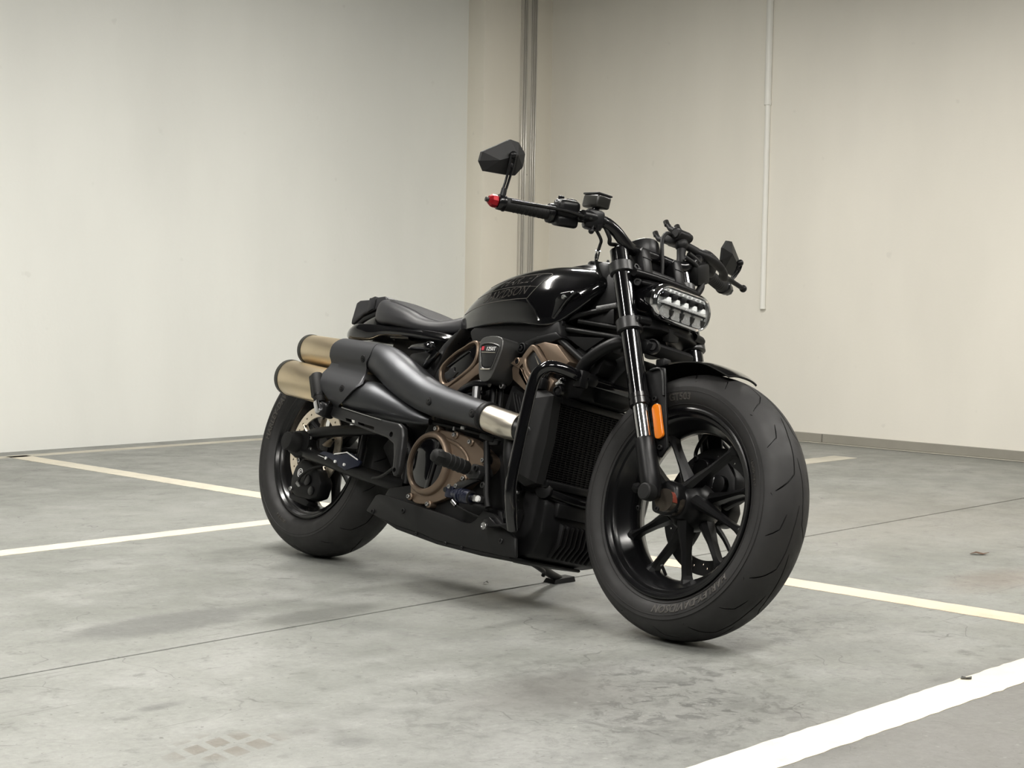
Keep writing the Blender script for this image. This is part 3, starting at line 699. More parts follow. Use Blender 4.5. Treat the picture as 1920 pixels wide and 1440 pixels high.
# pale collar where the front header meets the shield, strap and header
hd = part(G().tube([(.905, -.196, .472), (.93, -.197, .468), (.97, -.197, .461), (1.01, -.194, .455), (1.045, -.186, .452)], [.0365, .0365, .037, .037, .035], 30, 3), 'exhaust_collar', 'collar')
part(G().tube([(1.02, -.192, .452), (1.055, -.178, .448), (1.075, -.150, .440), (1.07, -.11, .43)], [.034, .033, .030, .028], 24, 4), 'header_pipe', 'grey', hd)
part(G().lathe([(0, .0395), (.002, .041), (.018, .041), (.020, .0395), (.020, .036), (0, .036)], (.917, -.197, .471), (.98, 0, -.17), 36, closed=True), 'strap', 'dark', hd)
part(G().tube([(1.0, -.165, .425), (1.02, -.175, .38), (1.03, -.165, .33), (1.035, -.15, .29)], .020, 16, 4), 'lower_pipe', 'dark', hd)
part(G().cyl((.46, -.165, .548), (.50, -.12, .565), .03, n=20), 'rear_header', 'grey', ls)

# ------------------------------------------------------------------ passenger footrest bracket
br = part(G().xz([(.262, .452), (.300, .450), (.380, .440), (.540, .424), (.612, .420), (.634, .410), (.645, .385), (.650, .350), (.655, .300), (.650, .278), (.636, .272), (.626, .284), (.618, .330), (.606, .362), (.570, .376), (.480, .388), (.420, .397), (.350, .406), (.290, .414), (.262, .424)], -.245, .022, .006, 3), 'footrest_bracket', 'grey')
cgx = G()
cgx.xz([(.362, .416), (.368, .408), (.410, .4035), (.408, .412)], -.26, .05); cgx.xz([(.425, .409), (.430, .402), (.508, .392), (.505, .401)], -.26, .05)
cgx.cyl((.590, -.26, .386), (.590, -.20, .386), .008, n=16); cgx.cyl((.636, -.26, .290), (.636, -.20, .290), .007, n=16)
cut(br, cgx)
part(G().tube([(.335, -.2455, .4455), (.44, -.2455, .4335), (.535, -.2455, .4235)], .0026, 8), 'polished_edge', 'chrome', br)
part(G().box((.262, -.250, .432), (.050, .040, .042), Euler((0, rad(12), 0)).to_matrix(), .008, 3), 'hinge_block', 'satin', br)
part(G().box((.252, -.262, .437), (.022, .034, .040), Euler((0, rad(-35), 0)).to_matrix(), .004), 'hinge_clevis', 'chrome', br)
pegd = unit((-.048, 0, .082)); p0 = V(.246, -.262, .450)
part(G().tube([p0, p0+pegd*.012, p0+pegd*.03, p0+pegd*.085, p0+pegd*.094], [.0150, .0190, .0200, .0205, .0165], 24).box(p0+pegd*.058+V(-.010, -.004, -.006), (.018, .024, .074), Euler((0, rad(-30.3), 0)).to_matrix(), .004), 'folded_footpeg', 'rubber', br)
part(G().lathe([(0, .0205), (.004, .0212), (.008, .0205)], p0+pegd*.018, pegd, 24), 'peg_ring', 'satin', br)
part(bolt(G(), (.285, -.258, .450), (0, -1, .2), .007), 'bolt', 'dark', br)

# ------------------------------------------------------------------ engine
eng = part(G().xz([(.56, .24), (.62, .20), (.95, .19), (1.06, .215), (1.085, .30), (1.07, .42), (1.0, .48), (.90, .50), (.72, .50), (.60, .46), (.55, .36)], -.125, .25, .012), 'crankcase', 'dark')
part(G().xz([(.66, .50), (.80, .56), (.83, .45), (.74, .43)], -.105, .21, .008), 'rear_cylinder', 'grey', eng)
part(G().xz([(.62, .60), (.67, .645), (.745, .68), (.79, .675), (.80, .60), (.70, .52), (.64, .53)], -.115, .23, .008), 'rear_head', 'dark', eng)
fc = G().xz([(.905, .575), (.995, .545), (1.00, .50), (.97, .44), (.89, .45), (.895, .52)], -.120, .24, .008)
part(fc, 'front_cylinder', 'grey', eng)
for k in range(3):
    o = k*.0135
    part(G().xz([(.922+o, .553-o*.35), (.928+o, .551-o*.35), (.960+o, .492-o*.1), (.954+o, .492-o*.1)], -.127, .01, .0015), 'cooling_fin', 'grey', eng)
part(G().xz([(.918, .568), (.990, .543), (.978, .488), (.915, .505)], -.1225, .01, .003), 'fin_panel', 'dark', eng)
part(G().xz([(.93, .62), (.985, .675), (1.08, .680), (1.135, .64), (1.09, .60), (1.01, .55), (.935, .585)], -.115, .23, .008), 'front_head', 'dark', eng)
def inset(pts, k):
    c = Vector((sum(p[0] for p in pts)/len(pts), sum(p[1] for p in pts)/len(pts)))
    return [tuple(c+(Vector(p)-c)*k) for p in pts]
def frame_ring(pts, hole, y, t, bev=.002):
    """plate with a hole (both outlines with equal point counts)"""
    n = len(pts); g = G(); v = []
    def q(p, yy): return (p[0], yy, p[1])
    c = Vector((sum(p[0] for p in pts)/n, sum(p[1] for p in pts)/n))
    def inw(p, d): 
        w = (c-Vector(p)); return tuple(Vector(p)+w.normalized()*d)
    loops = [[q(p, y+t) for p in pts], [q(p, y+bev) for p in pts], [q(inw(p, bev), y) for p in pts], [q(inw(p, -bev), y) for p in hole], [q(p, y+bev) for p in hole], [q(p, y+t) for p in hole]]
    g.rings(loops, closed=True); return g
def smooth2(pts, s=3): return [(p.x, p.y) for p in catmull([(a, b, 0) for a, b in pts], s, True)]
# rear rocker cover: bronze surround, gloss panel, stepped lower band
RO = [(.628, .598), (.672, .640), (.712, .662), (.748, .680), (.772, .676), (.780, .640), (.768, .606), (.716, .568), (.668, .540), (.640, .556)]
RI = [(.639, .597), (.676, .634), (.714, .655), (.746, .671), (.764, .668), (.771, .640), (.759, .613), (.714, .579), (.670, .556), (.648, .565)]
rcov = part(frame_ring(smooth2(RO, 4), smooth2(RI, 4), -.155, .05, .003), 'rear_rocker_cover', 'bronze')
part(G().xz(RI, -.147, .02, .004), 'gloss_panel', 'gloss', rcov)
part(G().xz([(.652, .585), (.685, .604), (.690, .592), (.706, .590), (.690, .573), (.668, .566), (.652, .573)], -.151, .006, .001), 'panel_step', 'grey', rcov)
part(G().xz([(.655, .604), (.735, .652), (.737, .650), (.657, .602)], -.150, .004), 'panel_rib', 'grey', rcov)
part(G().xz([(.636, .556), (.668, .540), (.716, .568), (.768, .606), (.800, .634), (.800, .590), (.780, .580), (.706, .520), (.660, .522), (.640, .538)], -.152, .06, .005), 'stepped_band', 'bronze', rcov)
part(G().xz([(.712, .664), (.748, .682), (.792, .678), (.790, .640), (.776, .640), (.770, .672), (.748, .674)], -.146, .05, .004), 'upper_lip', 'bronze', rcov)
# front rocker cover
FO = [(.966, .640), (.972, .656), (.992, .678), (1.012, .674), (1.030, .660), (1.066, .628), (1.060, .610), (1.030, .588), (1.004, .592), (.978, .616)]
FI = [(.982, .638), (.986, .648), (1.000, .662), (1.010, .660), (1.024, .648), (1.050, .628), (1.047, .616), (1.025, .600), (1.009, .603), (.990, .620)]
fcov = part(frame_ring(smooth2(FO, 4), smooth2(FI, 4), -.156, .05, .003), 'front_rocker_cover', 'bronze')
part(G().xz(FI, -.150, .02, .003), 'panel', 'grey', fcov)
part(G().xz([(1.012, .650), (1.015, .648), (1.040, .622), (1.037, .621)], -.152, .004), 'panel_rib', 'collar', fcov)
part(G().xz([(.992, .680), (1.032, .690), (1.082, .685), (1.142, .642), (1.10, .612), (1.066, .632), (1.030, .664), (1.012, .678)], -.146, .09, .008), 'upper_shell', 'bronze', fcov)
part(G().xz([(.919, .616), (.932, .628), (.962, .640), (.976, .612), (1.002, .588), (1.028, .584), (1.012, .545), (.932, .583)], -.146, .05, .007), 'lower_shell', 'bronze', fcov)
part(G().xz([(.930, .626), (.945, .636), (.962, .640), (.968, .628), (.958, .618), (.962, .598), (1.000, .566), (1.010, .572), (.975, .605), (.972, .612)], -.153, .02, .003), 'stepped_band', 'bronze', fcov)
part(G().lathe([(-.01, .012), (.002, .011), (.003, .009), (-.001, .0075), (-.001, .0004)], (.948, -.153, .631), RGT, 20), 'bolt_recess', 'bronze', fcov)
part(bolt(G(), (.948, -.152, .631), RGT, .006, .004), 'bolt', 'dark', fcov)
part(G().box((1.075, -.135, .580), (.045, .03, .040), Euler((0, rad(25), 0)).to_matrix(), .006), 'plug_cover', 'bronze', fcov)
# air intake cover with its badge
IO = [(.830, .666), (.836, .680), (.858, .687), (.891, .689), (.916, .685), (.924, .674), (.926, .652), (.919, .620), (.910, .593), (.902, .575), (.888, .565), (.868, .564), (.856, .573), (.844, .603), (.834, .643)]
ic = part(G().xz(smooth2(IO, 3), -.195, .075, .010, 4), 'intake_cover', 'intake', ang=50)
II = [(.838, .662), (.877, .670), (.915, .664), (.919, .656), (.914, .635), (.904, .602), (.897, .597), (.862, .598), (.848, .625)]
part(frame_ring(smooth2(II, 4), smooth2(inset(II, .90), 4), -.1995, .008, .0015), 'badge_rim', 'intake', ic)
part(G().xz(smooth2(inset(II, .89), 3), -.1958, .004), 'badge_gap', 'dark', ic)
part(G().xz(smooth2(inset(II, .82), 3), -.1985, .006, .001), 'badge_plate', 'grey', ic)
part(G().xz([(.850, .6415), (.906, .6425), (.906, .6440), (.850, .6430)], -.1995, .002), 'badge_rule', 'collar', ic)
bx = lambda x, y, h: (.8855+x, -.1990-h, .6525+y+x*.04)
part(text_geo('1250T', .0150, .0004, bx, .12, 1.0, 'CENTER'), 'badge_lettering', 'white', ic)
part(G().xz([(.848, .6475), (.8575, .648), (.8580, .6585), (.8485, .658)], -.1995, .0012), 'badge_mark', 'redtext', ic)
part(G().xz([(.860, .5945), (.898, .5955), (.897, .5985), (.861, .5975)], -.2005, .003, .0008), 'badge_base', 'collar', ic)
# hardware around the heads
hw = part(G().xz([(.945, .690), (.99, .705), (1.06, .720), (1.09, .705), (1.05, .690), (.985, .688), (.962, .650), (.950, .648)], -.140, .06, .005), 'head_bracket', 'satin')
part(G().lathe([(-.01, .016), (.004, .015), (.005, .012), (-.002, .010), (-.002, .0004)], (.955, -.150, .668), RGT, 24), 'bolt_boss', 'satin', hw)
part(bolt(G(), (.953, -.151, .668), RGT, .008, .006), 'bolt', 'satin', hw)
part(bolt(G(), (.893, -.135, .563), RGT, .008, .01), 'bolt', 'steel', hw)
part(G().tube([(.72, -.15, .522), (.765, -.158, .548), (.81, -.160, .562), (.85, -.15, .566)], .010, 14, 4), 'coolant_hose', 'semi')
part(G().tube([(.70, -.14, .512), (.76, -.146, .530), (.83, -.146, .54)], .007, 12, 4), 'coolant_hose', 'semi')
part(G().tube([(.808, -.155, .552), (.818, -.155, .500)], .013, 18), 'silver_tube', mat('dull_aluminium', (.22, .22, .225), .35, metal=.9))
part(G().tube([(.85, -.13, .555), (.862, -.13, .49)], .008, 12), 'breather_tube', 'dark')
part(G().tube([(.875, -.125, .555), (.885, -.125, .49)], .006, 12), 'breather_tube', 'dark')
# primary cover in bronze with round derby cover
PO = [(.625, .238), (.612, .290), (.616, .345), (.640, .398), (.688, .422), (.768, .420), (.838, .409), (.900, .382), (.926, .366), (.930, .342), (.905, .318), (.862, .300), (.820, .262), (.745, .226), (.680, .212), (.642, .216)]
pc = part(G().xz(smooth2(PO, 3), -.165, .05, .010, 3), 'primary_cover', 'bronze', ang=50)
dcx, dcz = .688, .327
part(G().lathe([(-.03, .092), (.006, .090), (.014, .086), (.018, .081), (.0185, .076), (.016, .0725), (.010, .0715), (-.02, .071)], (dcx, -.165, dcz), RGT, 72), 'derby_ring', 'bronze', pc)
part(G().lathe([(-.02, .072), (.008, .072), (.011, .070), (.0120, .067), (.0124, .030), (.0125, .0005)], (dcx, -.165, dcz), RGT, 72), 'derby_cover', 'gloss', pc)
part(G().xz([(dcx+.012, dcz-.072), (dcx+.03, dcz-.066), (dcx+.050, dcz+.052), (dcx+.034, dcz+.064)], -.1815, .003, .001), 'derby_rib', 'gloss', pc)
part(G().tube([(.735, -.164, .400), (.79, -.165, .388), (.836, -.165, .362), (.848, -.165, .335), (.836, -.165, .305), (.785, -.164, .262)], .0055, 12, 4), 'casting_rib', 'bronze', pc)
for (x, z) in ((.632, .228), (.720, .216), (.690, .424), (.775, .414), (.845, .400), (.914, .356), (.848, .300)):
    part(G().lathe([(-.02, .011), (.002, .0105), (.004, .0085)], (x, -.168, z), RGT, 18), 'bolt_boss', 'bronze', pc)
    part(bolt(G(), (x, -.172, z), RGT, .0062, .006), 'bolt', 'steel', pc)
part(G().lathe([(-.01, .016), (.0, .016), (.001, .012), (-.004, .011), (-.004, .0004)], (.918, -.167, .358), RGT, 24), 'bolt_recess', 'dark', pc)
# wiring and clips above the primary cover
wr_ = part(G().tube([(.66, -.16, .44), (.72, -.165, .437), (.80, -.165, .432), (.88, -.16, .425)], .005, 10, 3), 'wiring_loom', 'rubber')
part(G().box((.80, -.168, .436), (.018, .008, .010), None, .002), 'clip', 'steel', wr_)
part(G().box((.765, -.168, .431), (.008, .01, .012), None, .002), 'clip', 'steel', wr_)
part(G().xz([(.60, .455), (.66, .448), (.655, .462), (.62, .468)], -.162, .01, .002), 'shield_tab', 'collar', wr_)

# rider footpeg, heel guard, brake master cylinder and pedal
fp = part(G().xz([(.885, .312), (.912, .342), (.935, .340), (.950, .318), (.938, .302), (.905, .300)], -.205, .05, .004), 'footpeg_mount', 'grey')
q0, q1 = V(.918, -.225, .326), V(.915, -.345, .340)
pd = unit(q1-q0)
part(G().tube([q0, q0+pd*.006, q0+pd*.02, q0+pd*.085, q0+pd*.092], [.016, .019, .019, .019, .018], 20, up=(0, 0, 1)), 'footpeg', 'rubber', fp)
part(G().lathe([(0, .018), (.002, .0215), (.010, .0215), (.026, .0175), (.030, .010), (.031, .0005)], q0+pd*.09, pd, 8), 'peg_end', 'matte', fp)
for k in range(4): part(G().lathe([(-.002, .0185), (0, .0202), (.002, .0185)], q0+pd*(.025+k*.016), pd, 20), 'peg_rib', 'rubber', fp)
part(bolt(G(), (.905, -.208, .318), RGT, .006), 'bolt', 'steel', fp)
part(bolt(G(), (.935, -.208, .330), RGT, .008), 'bolt', 'dark', fp)
part(G().xz([(.845, .262), (.838, .272), (.858, .288), (.925, .305), (.940, .300), (.905, .284), (.872, .266)], -.200, .012, .003), 'heel_guard', 'grey', fp)
mc = part(G().tube([(.850, -.195, .256), (.868, -.197, .254), (.872, -.197, .254), (.918, -.200, .252), (.928, -.200, .252)], [.013, .014, .018, .0185, .017], 22).box((.838, -.193, .258), (.034, .026, .032), None, .005), 'brake_master_cylinder', 'blue')
for x in (.882, .894, .906): part(G().lathe([(-.002, .0185), (0, .0198), (.002, .0185)], (x, -.199, .2532), (1, 0, -.03), 22), 'rib', 'blue', mc)
part(G().lathe([(0, .0185), (.003, .019), (.004, .013), (-.004, .012), (-.004, .0005)], (.927, -.200, .252), (1, 0, -.02), 24), 'end_ring', 'grey', mc)
part(G().cyl((.922, -.200, .252), (.945, -.201, .252), .007, n=14).box((.958, -.201, .252), (.030, .018, .018), None, .003), 'push_rod', 'steel', mc)
part(bolt(G(), (.968, -.208, .252), RGT, .0085, .006, False), 'clevis_pin', 'white', mc)
part(G().cyl((.820, -.200, .262), (.826, -.206, .262), .008, n=12), 'bolt', 'chrome', mc)
for p_ in ((.838, -.206, .272), (.866, -.206, .276)): part(bolt(G(), p_, RGT, .006), 'bolt', 'steel', mc)
part(G().tube([(.853, -.198, .236), (.868, -.194, .226)], .0075, 14), 'banjo', 'steel', mc)
part(G().tube([(.868, -.194, .226), (.90, -.18, .215), (.95, -.165, .205)], .003, 8, 3), 'brake_line', 'rubber', mc)
pdl = part(G().tube([(.905, -.165, .405), (.922, -.170, .37), (.948, -.178, .315), (.968, -.185, .268), (.985, -.185, .235)], .009, 12, 4), 'brake_pedal_arm', 'dark')
part(G().box((.905, -.165, .418), (.060, .012, .016), Euler((0, rad(8), 0)).to_matrix(), .003), 'pedal_pad', 'dark', pdl)
part(bolt(G(), (.952, -.188, .290), RGT, .009), 'bolt', 'grey', pdl)
part(G().xz([(.895, .425), (.955, .415), (.95, .402), (.915, .398), (.90, .41)], -.168, .01, .002), 'bracket_plate', 'grey', pdl)
# dark plates in the lower right
lp = part(G().xz([(.985, .185), (1.02, .186), (1.06, .192), (1.105, .182), (1.112, .200), (1.118, .245), (1.10, .235), (1.085, .205), (1.045, .196), (1.01, .212), (.992, .205)], -.198, .022, .003), 'crash_bar_mount', 'satin')
part(G().lathe([(-.002, .0105), (.003, .010), (.004, .009), (.0015, .007), (.0015, .0045), (.003, .004), (.003, .0005)], (1.000, -.199, .186), RGT, 24), 'bolt', 'steel', lp)
part(G().xz([(1.025, .215), (1.062, .21), (1.07, .245), (1.055, .275), (1.042, .305), (1.03, .285)], -.165, .01, .002), 'stay_plate', 'satin', lp)
part(G().tube([(1.03, -.17, .30), (1.05, -.172, .295), (1.075, -.172, .285)], .004, 8, 2), 'bright_edge', 'steel', lp)

# ------------------------------------------------------------------ belly pan
SK = [(.452, .166), (.482, .214), (.492, .219), (.530, .220), (.600, .214), (.806, .196), (.880, .187), (.912, .186), (.932, .198), (.955, .226), (1.00, .222), (1.06, .190), (1.10, .170), (1.115, .122), (1.074, .118), (.938, .120), (.789, .124), (.711, .134), (.591, .143)]
sk = part(G().xz(SK, -.175, .012, .004), 'belly_pan', 'matte')
part(G().xz([(.46, .166), (.60, .146), (.79, .127), (1.0, .121), (1.09, .122), (1.09, .114), (.98, .108), (.79, .114), (.6, .132)], -.172, .26, .004), 'pan_floor', 'dark', sk)
for (x, z) in ((.487, .168), (.624, .186), (1.050, .156)):
    part(bolt(G(), (x, -.1745, z), RGT, .0072, .004), 'bolt', 'matte' if x < 1 else 'grey', sk)
for (x, z) in ((.83, .122), (.90, .119), (.70, .132)):
    part(bolt(G(), (x, -.174, z), (0, -1, -.3), .0045, .003), 'bolt', 'grey', sk)
# finned sump and front of the engine below the radiator
sump = part(G().xz([(1.02, .30), (1.10, .298), (1.135, .28), (1.145, .20), (1.12, .135), (1.05, .118), (1.0, .13), (.98, .22)], -.130, .26, .014), 'sump', 'dark')
for k in range(9):
    y = -.070+k*.017
    part(G().xz([(1.12, .235), (1.158, .225), (1.155, .175), (1.125, .135), (1.10, .14)], y, .006, .0015), 'fin', 'dark', sump)
part(G().box((1.115, -.03, .262), (.075, .13, .04), None, .008), 'oil_filter_housing', 'dark', sump)
part(G().lathe([(-.01, .022), (.004, .021), (.006, .018), (.006, .0005)], (1.120, -.128, .305), (.5, -1, 0), 28), 'hose_cap', 'dark', sump)
part(G().tube([(1.135, -.115, .300), (1.15, -.05, .292), (1.15, .04, .29), (1.12, .11, .30)], .011, 14, 4), 'oil_hose', 'semi', sump)
part(G().xz([(.47, .185), (.50, .245), (.60, .262), (1.0, .235), (1.05, .14), (.62, .150)], -.150, .29, .01), 'lower_case', 'dark', sump)

# ------------------------------------------------------------------ radiator
RX = 1.118
ra = part(G().box((RX-.022, 0, .432), (.036, .27, .215), None, .006), 'radiator', 'dark')
for k in range(34):
    z = .334+k*.0059
    part(G().box((RX-.0015, 0, z), (.006, .252, .0018)), 'core_fin', 'satin', ra)
for k in range(15):
    y = -.119+k*.017
    part(G().box((RX-.003, y, .432), (.005, .0022, .200)), 'core_tube', 'dark', ra)
part(G().box((RX-.008, 0, .541), (.050, .275, .020), None, .006), 'top_tank', 'satin', ra)
part(G().box((RX-.008, 0, .322), (.050, .275, .022), None, .006), 'bottom_tank', 'satin', ra)
SH = [(1.052, .566), (1.092, .560), (1.128, .548), (1.134, .430), (1.126, .318), (1.085, .306), (1.046, .318), (1.040, .43), (1.050, .50)]
for sg in (-1, 1):
    g = G()
    g.rings([[(a, -.135, b) for a, b in SH], [(a-.002, -.162, b) for a, b in SH], [(a*.35+1.09*.65-.02, -.190, b*.86+.432*.14) for a, b in SH], [(a*.2+1.09*.8-.025, -.194, b*.76+.432*.24) for a, b in SH]])
    if sg > 0: g = g.mir()
    part(g, 'radiator_shroud', 'matte', ra, 25)
part(G().box((1.075, -.165, .575), (.026, .024, .030), None, .004), 'shroud_clip', 'satin', ra)
part(G().tube([(1.07, -.150, .585), (1.085, -.158, .61), (1.10, -.14, .625)], .008, 12, 3), 'coolant_hose', 'semi', ra)
part(G().cyl((1.135, -.165, .578), (1.152, -.170, .584), .007, n=14).cyl((1.150, -.170, .583), (1.162, -.172, .587), .0095, n=16, bev=.002), 'hose_clamp_bolt', 'chrome', ra)
part(G().lathe([(-.01, .014), (.004, .013), (.005, .010), (-.001, .008), (-.001, .0005)], (1.125, -.150, .563), (.4, -1, 0), 22), 'bolt_boss', 'satin', ra)

# ------------------------------------------------------------------ crash bar: one bent tube over both sides
half = [(1.108, -.196, .192), (1.118, -.222, .235), (1.118, -.240, .300), (1.121, -.243, .39), (1.124, -.243, .49), (1.128, -.242, .560), (1.136, -.238, .592), (1.158, -.226, .612), (1.180, -.200, .612), (1.195, -.160, .605), (1.200, -.090, .600), (1.200, 0, .600)]
fullp = half + [(x, -y, z) for x, y, z in reversed(half[:-1])]
cb = part(G().tube(fullp, .0155, 20, 5), 'crash_bar', 'gloss')
for s_ in (-1, 1): part(G().lathe([(-.016, .0168), (-.014, .0175), (.014, .0175), (.016, .0168)], (1.1985, s_*.118, .6015), (0, 1, 0), 24), 'joint_sleeve', 'satin', cb)
part(G().box((1.198, -.145, .598), (.03, .03, .045), None, .005), 'bar_clamp', 'satin', cb)

# ------------------------------------------------------------------ frame
fr = part(G().xz([(1.06, .742), (1.10, .765), (1.20, .800), (1.235, .86), (1.15, .90), (1.09, .86), (1.05, .79)], -.075, .15, .01), 'frame_head', 'dark')
for s_ in (-1, 1):
    part(G().tube([(1.020, .125*s_, .726), (1.10, .125*s_, .685), (1.178, .122*s_, .645)], .0095, 14, 2), 'frame_tube', 'frame', fr)
    part(G().tube([(1.150, .115*s_, .60), (1.160, .118*s_, .624), (1.180, .118*s_, .652), (1.215, .112*s_, .682), (1.255, .100*s_, .706), (1.285, .070*s_, .718)], [.0165, .0165, .017, .0165, .016, .016], 16, 4), 'frame_tube', 'frame', fr)
    part(G().tube([(1.035, .112*s_, .735), (1.13, .106*s_, .729), (1.25, .080*s_, .722)], .0080, 14, 3), 'frame_tube', 'frame', fr)
    part(G().tube([(1.10, .100*s_, .758), (1.24, .075*s_, .748)], .0075, 14), 'frame_tube', 'frame', fr)
    part(G().tube([(1.040, .105*s_, .752), (1.105, .102*s_, .775), (1.17, .09*s_, .792), (1.22, .07*s_, .806)], .0075, 14, 3), 'frame_tube', 'frame', fr)
part(G().xz([(1.072, .714), (1.222, .714), (1.160, .676)], -.116, .006, .002), 'gusset_plate', 'satin', fr)
part(G().xz([(1.082, .770), (1.206, .797), (1.216, .757), (1.093, .762)], -.088, .006, .002), 'gusset_plate', 'dark', fr)
part(G().cyl((1.055, -.115, .745), (1.055, -.128, .745), .012, n=18, bev=.002), 'frame_bolt', 'satin', fr)
part(G().xz([(1.04, .545), (1.06, .68), (1.15, .70), (1.215, .665), (1.20, .625), (1.165, .60), (1.15, .555)], -.095, .19, .01), 'dark_fill_block', 'dark', fr)  # dark block added to fill the bright see-through gap behind the crash bar
part(G().xz([(1.12, .61), (1.17, .66), (1.235, .69), (1.26, .66), (1.22, .62), (1.19, .57), (1.14, .555)], -.045, .12, .008), 'dark_fill_wedge', 'dark', fr)  # second dark block added to close the same bright gap
part(G().tube([(1.30, 0, .70), (1.215, 0, .885)], .030, 24), 'steering_head', 'satin', fr)
part(G().tube([(1.170, -.112, .7915), (1.222, -.095, .806)], .0065, 14), 'braided_line', mat('grey_braid', (.10, .10, .10), .5, cvar=.5, cscale=300), fr)
part(G().xz([(.58, .64), (.602, .668), (.640, .700), (.668, .716), (.650, .690), (.620, .655), (.60, .60), (.585, .56)], -.138, .05, .004), 'rear_frame_plate', 'grey', fr)
part(G().xz([(.44, .600), (.46, .636), (.575, .652), (.600, .60), (.615, .555), (.56, .56), (.50, .58)], -.135, .03, .005), 'side_cover', 'grey', fr)
part(G().xz([(.30, .60), (.30, .69), (.66, .70), (.64, .62), (.60, .50), (.50, .48), (.42, .52)], -.09, .18, .01), 'subframe', 'dark', fr)
part(G().xz([(.70, .71), (.72, .724), (.80, .736), (.90, .742), (1.0, .742), (1.06, .752), (1.08, .71), (1.0, .66), (.8, .64), (.74, .65)], -.136, .272, .01), 'airbox', 'dark', fr)  # widened as a dark fill that hides the bright tank underside
part(G().xz([(.35, .36), (.45, .47), (.60, .48), (.60, .26), (.48, .24)], -.09, .18, .01), 'shock_linkage', 'dark', fr)

# ------------------------------------------------------------------ fuel tank
from mathutils.bvhtree import BVHTree
def half_loft(stations, subx=4, subr=4):
    """stations: (x, [(y,z)...] half outline from bottom centre to top centre, y positive outward)"""
    n = len(stations[0][1])
    rows = []
    for j in range(n):
        rows.append(catmull([(s[0], s[1][j][0], s[1][j][1]) for s in stations], subx))
    rings = []
    for i in range(len(rows[0])):
        h = [rows[j][i] for j in range(n)]
        hs = catmull(h, subr)
        rgt = [V(p.x, -p.y, p.z) for p in hs]; lft = [V(p.x, p.y, p.z) for p in reversed(hs)]
        rings.append(rgt + lft[1:-1])
    return rings
#      x     zbot   zcrease ztop   w
TS = [(.565, .735, .742, .750, .040),
      (.590, .724, .744, .774, .078),
      (.630, .716, .752, .812, .108),
      (.690, .716, .766, .856, .130),
      (.760, .724, .778, .889, .146),
      (.850, .733, .789, .910, .155),
      (.940, .735, .798, .920, .158),
      (1.000, .732, .802, .922, .152),
      (1.050, .744, .808, .920, .138),
      (1.095, .782, .828, .914, .120),
      (1.130, .822, .850, .904, .100),
      (1.155, .856, .868, .892, .070)]
st = []
for x, zb, zc, zt, w in TS:
    h = zt-zc
    st.append((x, [(0, zb+.012), (w*.62, zb+.004), (w*.93, zb), (w*.985, zb+.010), (w, zb+(zc-zb)*.55), (w*1.0, zc), (w*.955, zc+h*.28), (w*.84, zc+h*.56), (w*.60, zc+h*.84), (w*.28, zt-h*.025), (0, zt)]))
tank = part(G().rings(half_loft(st)), 'fuel_tank', 'gloss', ang=60)
bvh = BVHTree.FromPolygons([v.co.copy() for v in tank.data.vertices], [tuple(p.vertices) for p in tank.data.polygons])
def on_tank(x, z, h=0.0, y0=-.4):
    hit = bvh.ray_cast(Vector((x, y0, z)), Vector((0, 1, 0)))
    if hit[0] is None: return Vector((x, -.1, z))
    n = hit[1] if hit[1].y < 0 else -hit[1]
    return hit[0]+n*h
def tline(pts, r, name='pin_line', m='tankline', sub=6):
    P = catmull([(a, b, 0) for a, b in pts], sub)
    return part(G().tube([on_tank(p.x, p.y, r*.3) for p in P], r, 6), name, m, tank)
tline([(.640, .760), (.689, .772), (.750, .784), (.808, .792), (.880, .799), (.942, .803)], .0010)
tline([(.942, .803), (.956, .824), (.972, .850), (.984, .866)], .0010, sub=3)
tline([(.984, .866), (.986, .876), (.975, .881), (.93, .879), (.86, .872), (.78, .858), (.72, .842)], .0010)
tline([(.965, .838), (.90, .838), (.82, .832), (.74, .818), (.69, .806)], .0007)
def tank_text(body, size, x0, z0, slope, shear):
    def fn(x, y, h):
        xx = x0+x; zz = z0+y+slope*x-.12*x*x
        return on_tank(xx, zz, .0004+h)
    part(text_geo(body, size, .0002, fn, shear, 1.0), 'tank_lettering', 'tanktext', tank)
tank_text('HARLEY', .040, .868, .857, .12, .35)
tank_text('DAVIDSON', .037, .835, .815, .14, .35)
# shark-fin front panel edge, seam and gloss step on the flank
tline([(.945, .800), (.965, .785), (.985, .768), (.998, .745)], .0040, 'flank_crease', 'gloss', 3)
tp = part(G().xz([(1.012, .745), (1.045, .752), (1.078, .80), (1.108, .828), (1.088, .832), (1.05, .826), (1.02, .80)], -.142, .03, .008, 3), 'tank_side_scoop', 'gloss')
part(bolt(G(), (1.070, -.143, .812), RGT, .006), 'bolt', 'steel', tp)
part(G().xz([(.60, .715), (.63, .74), (.668, .745), (.672, .716), (.648, .702)], -.098, .02, .004), 'tank_tail_cover', 'grey', tank)
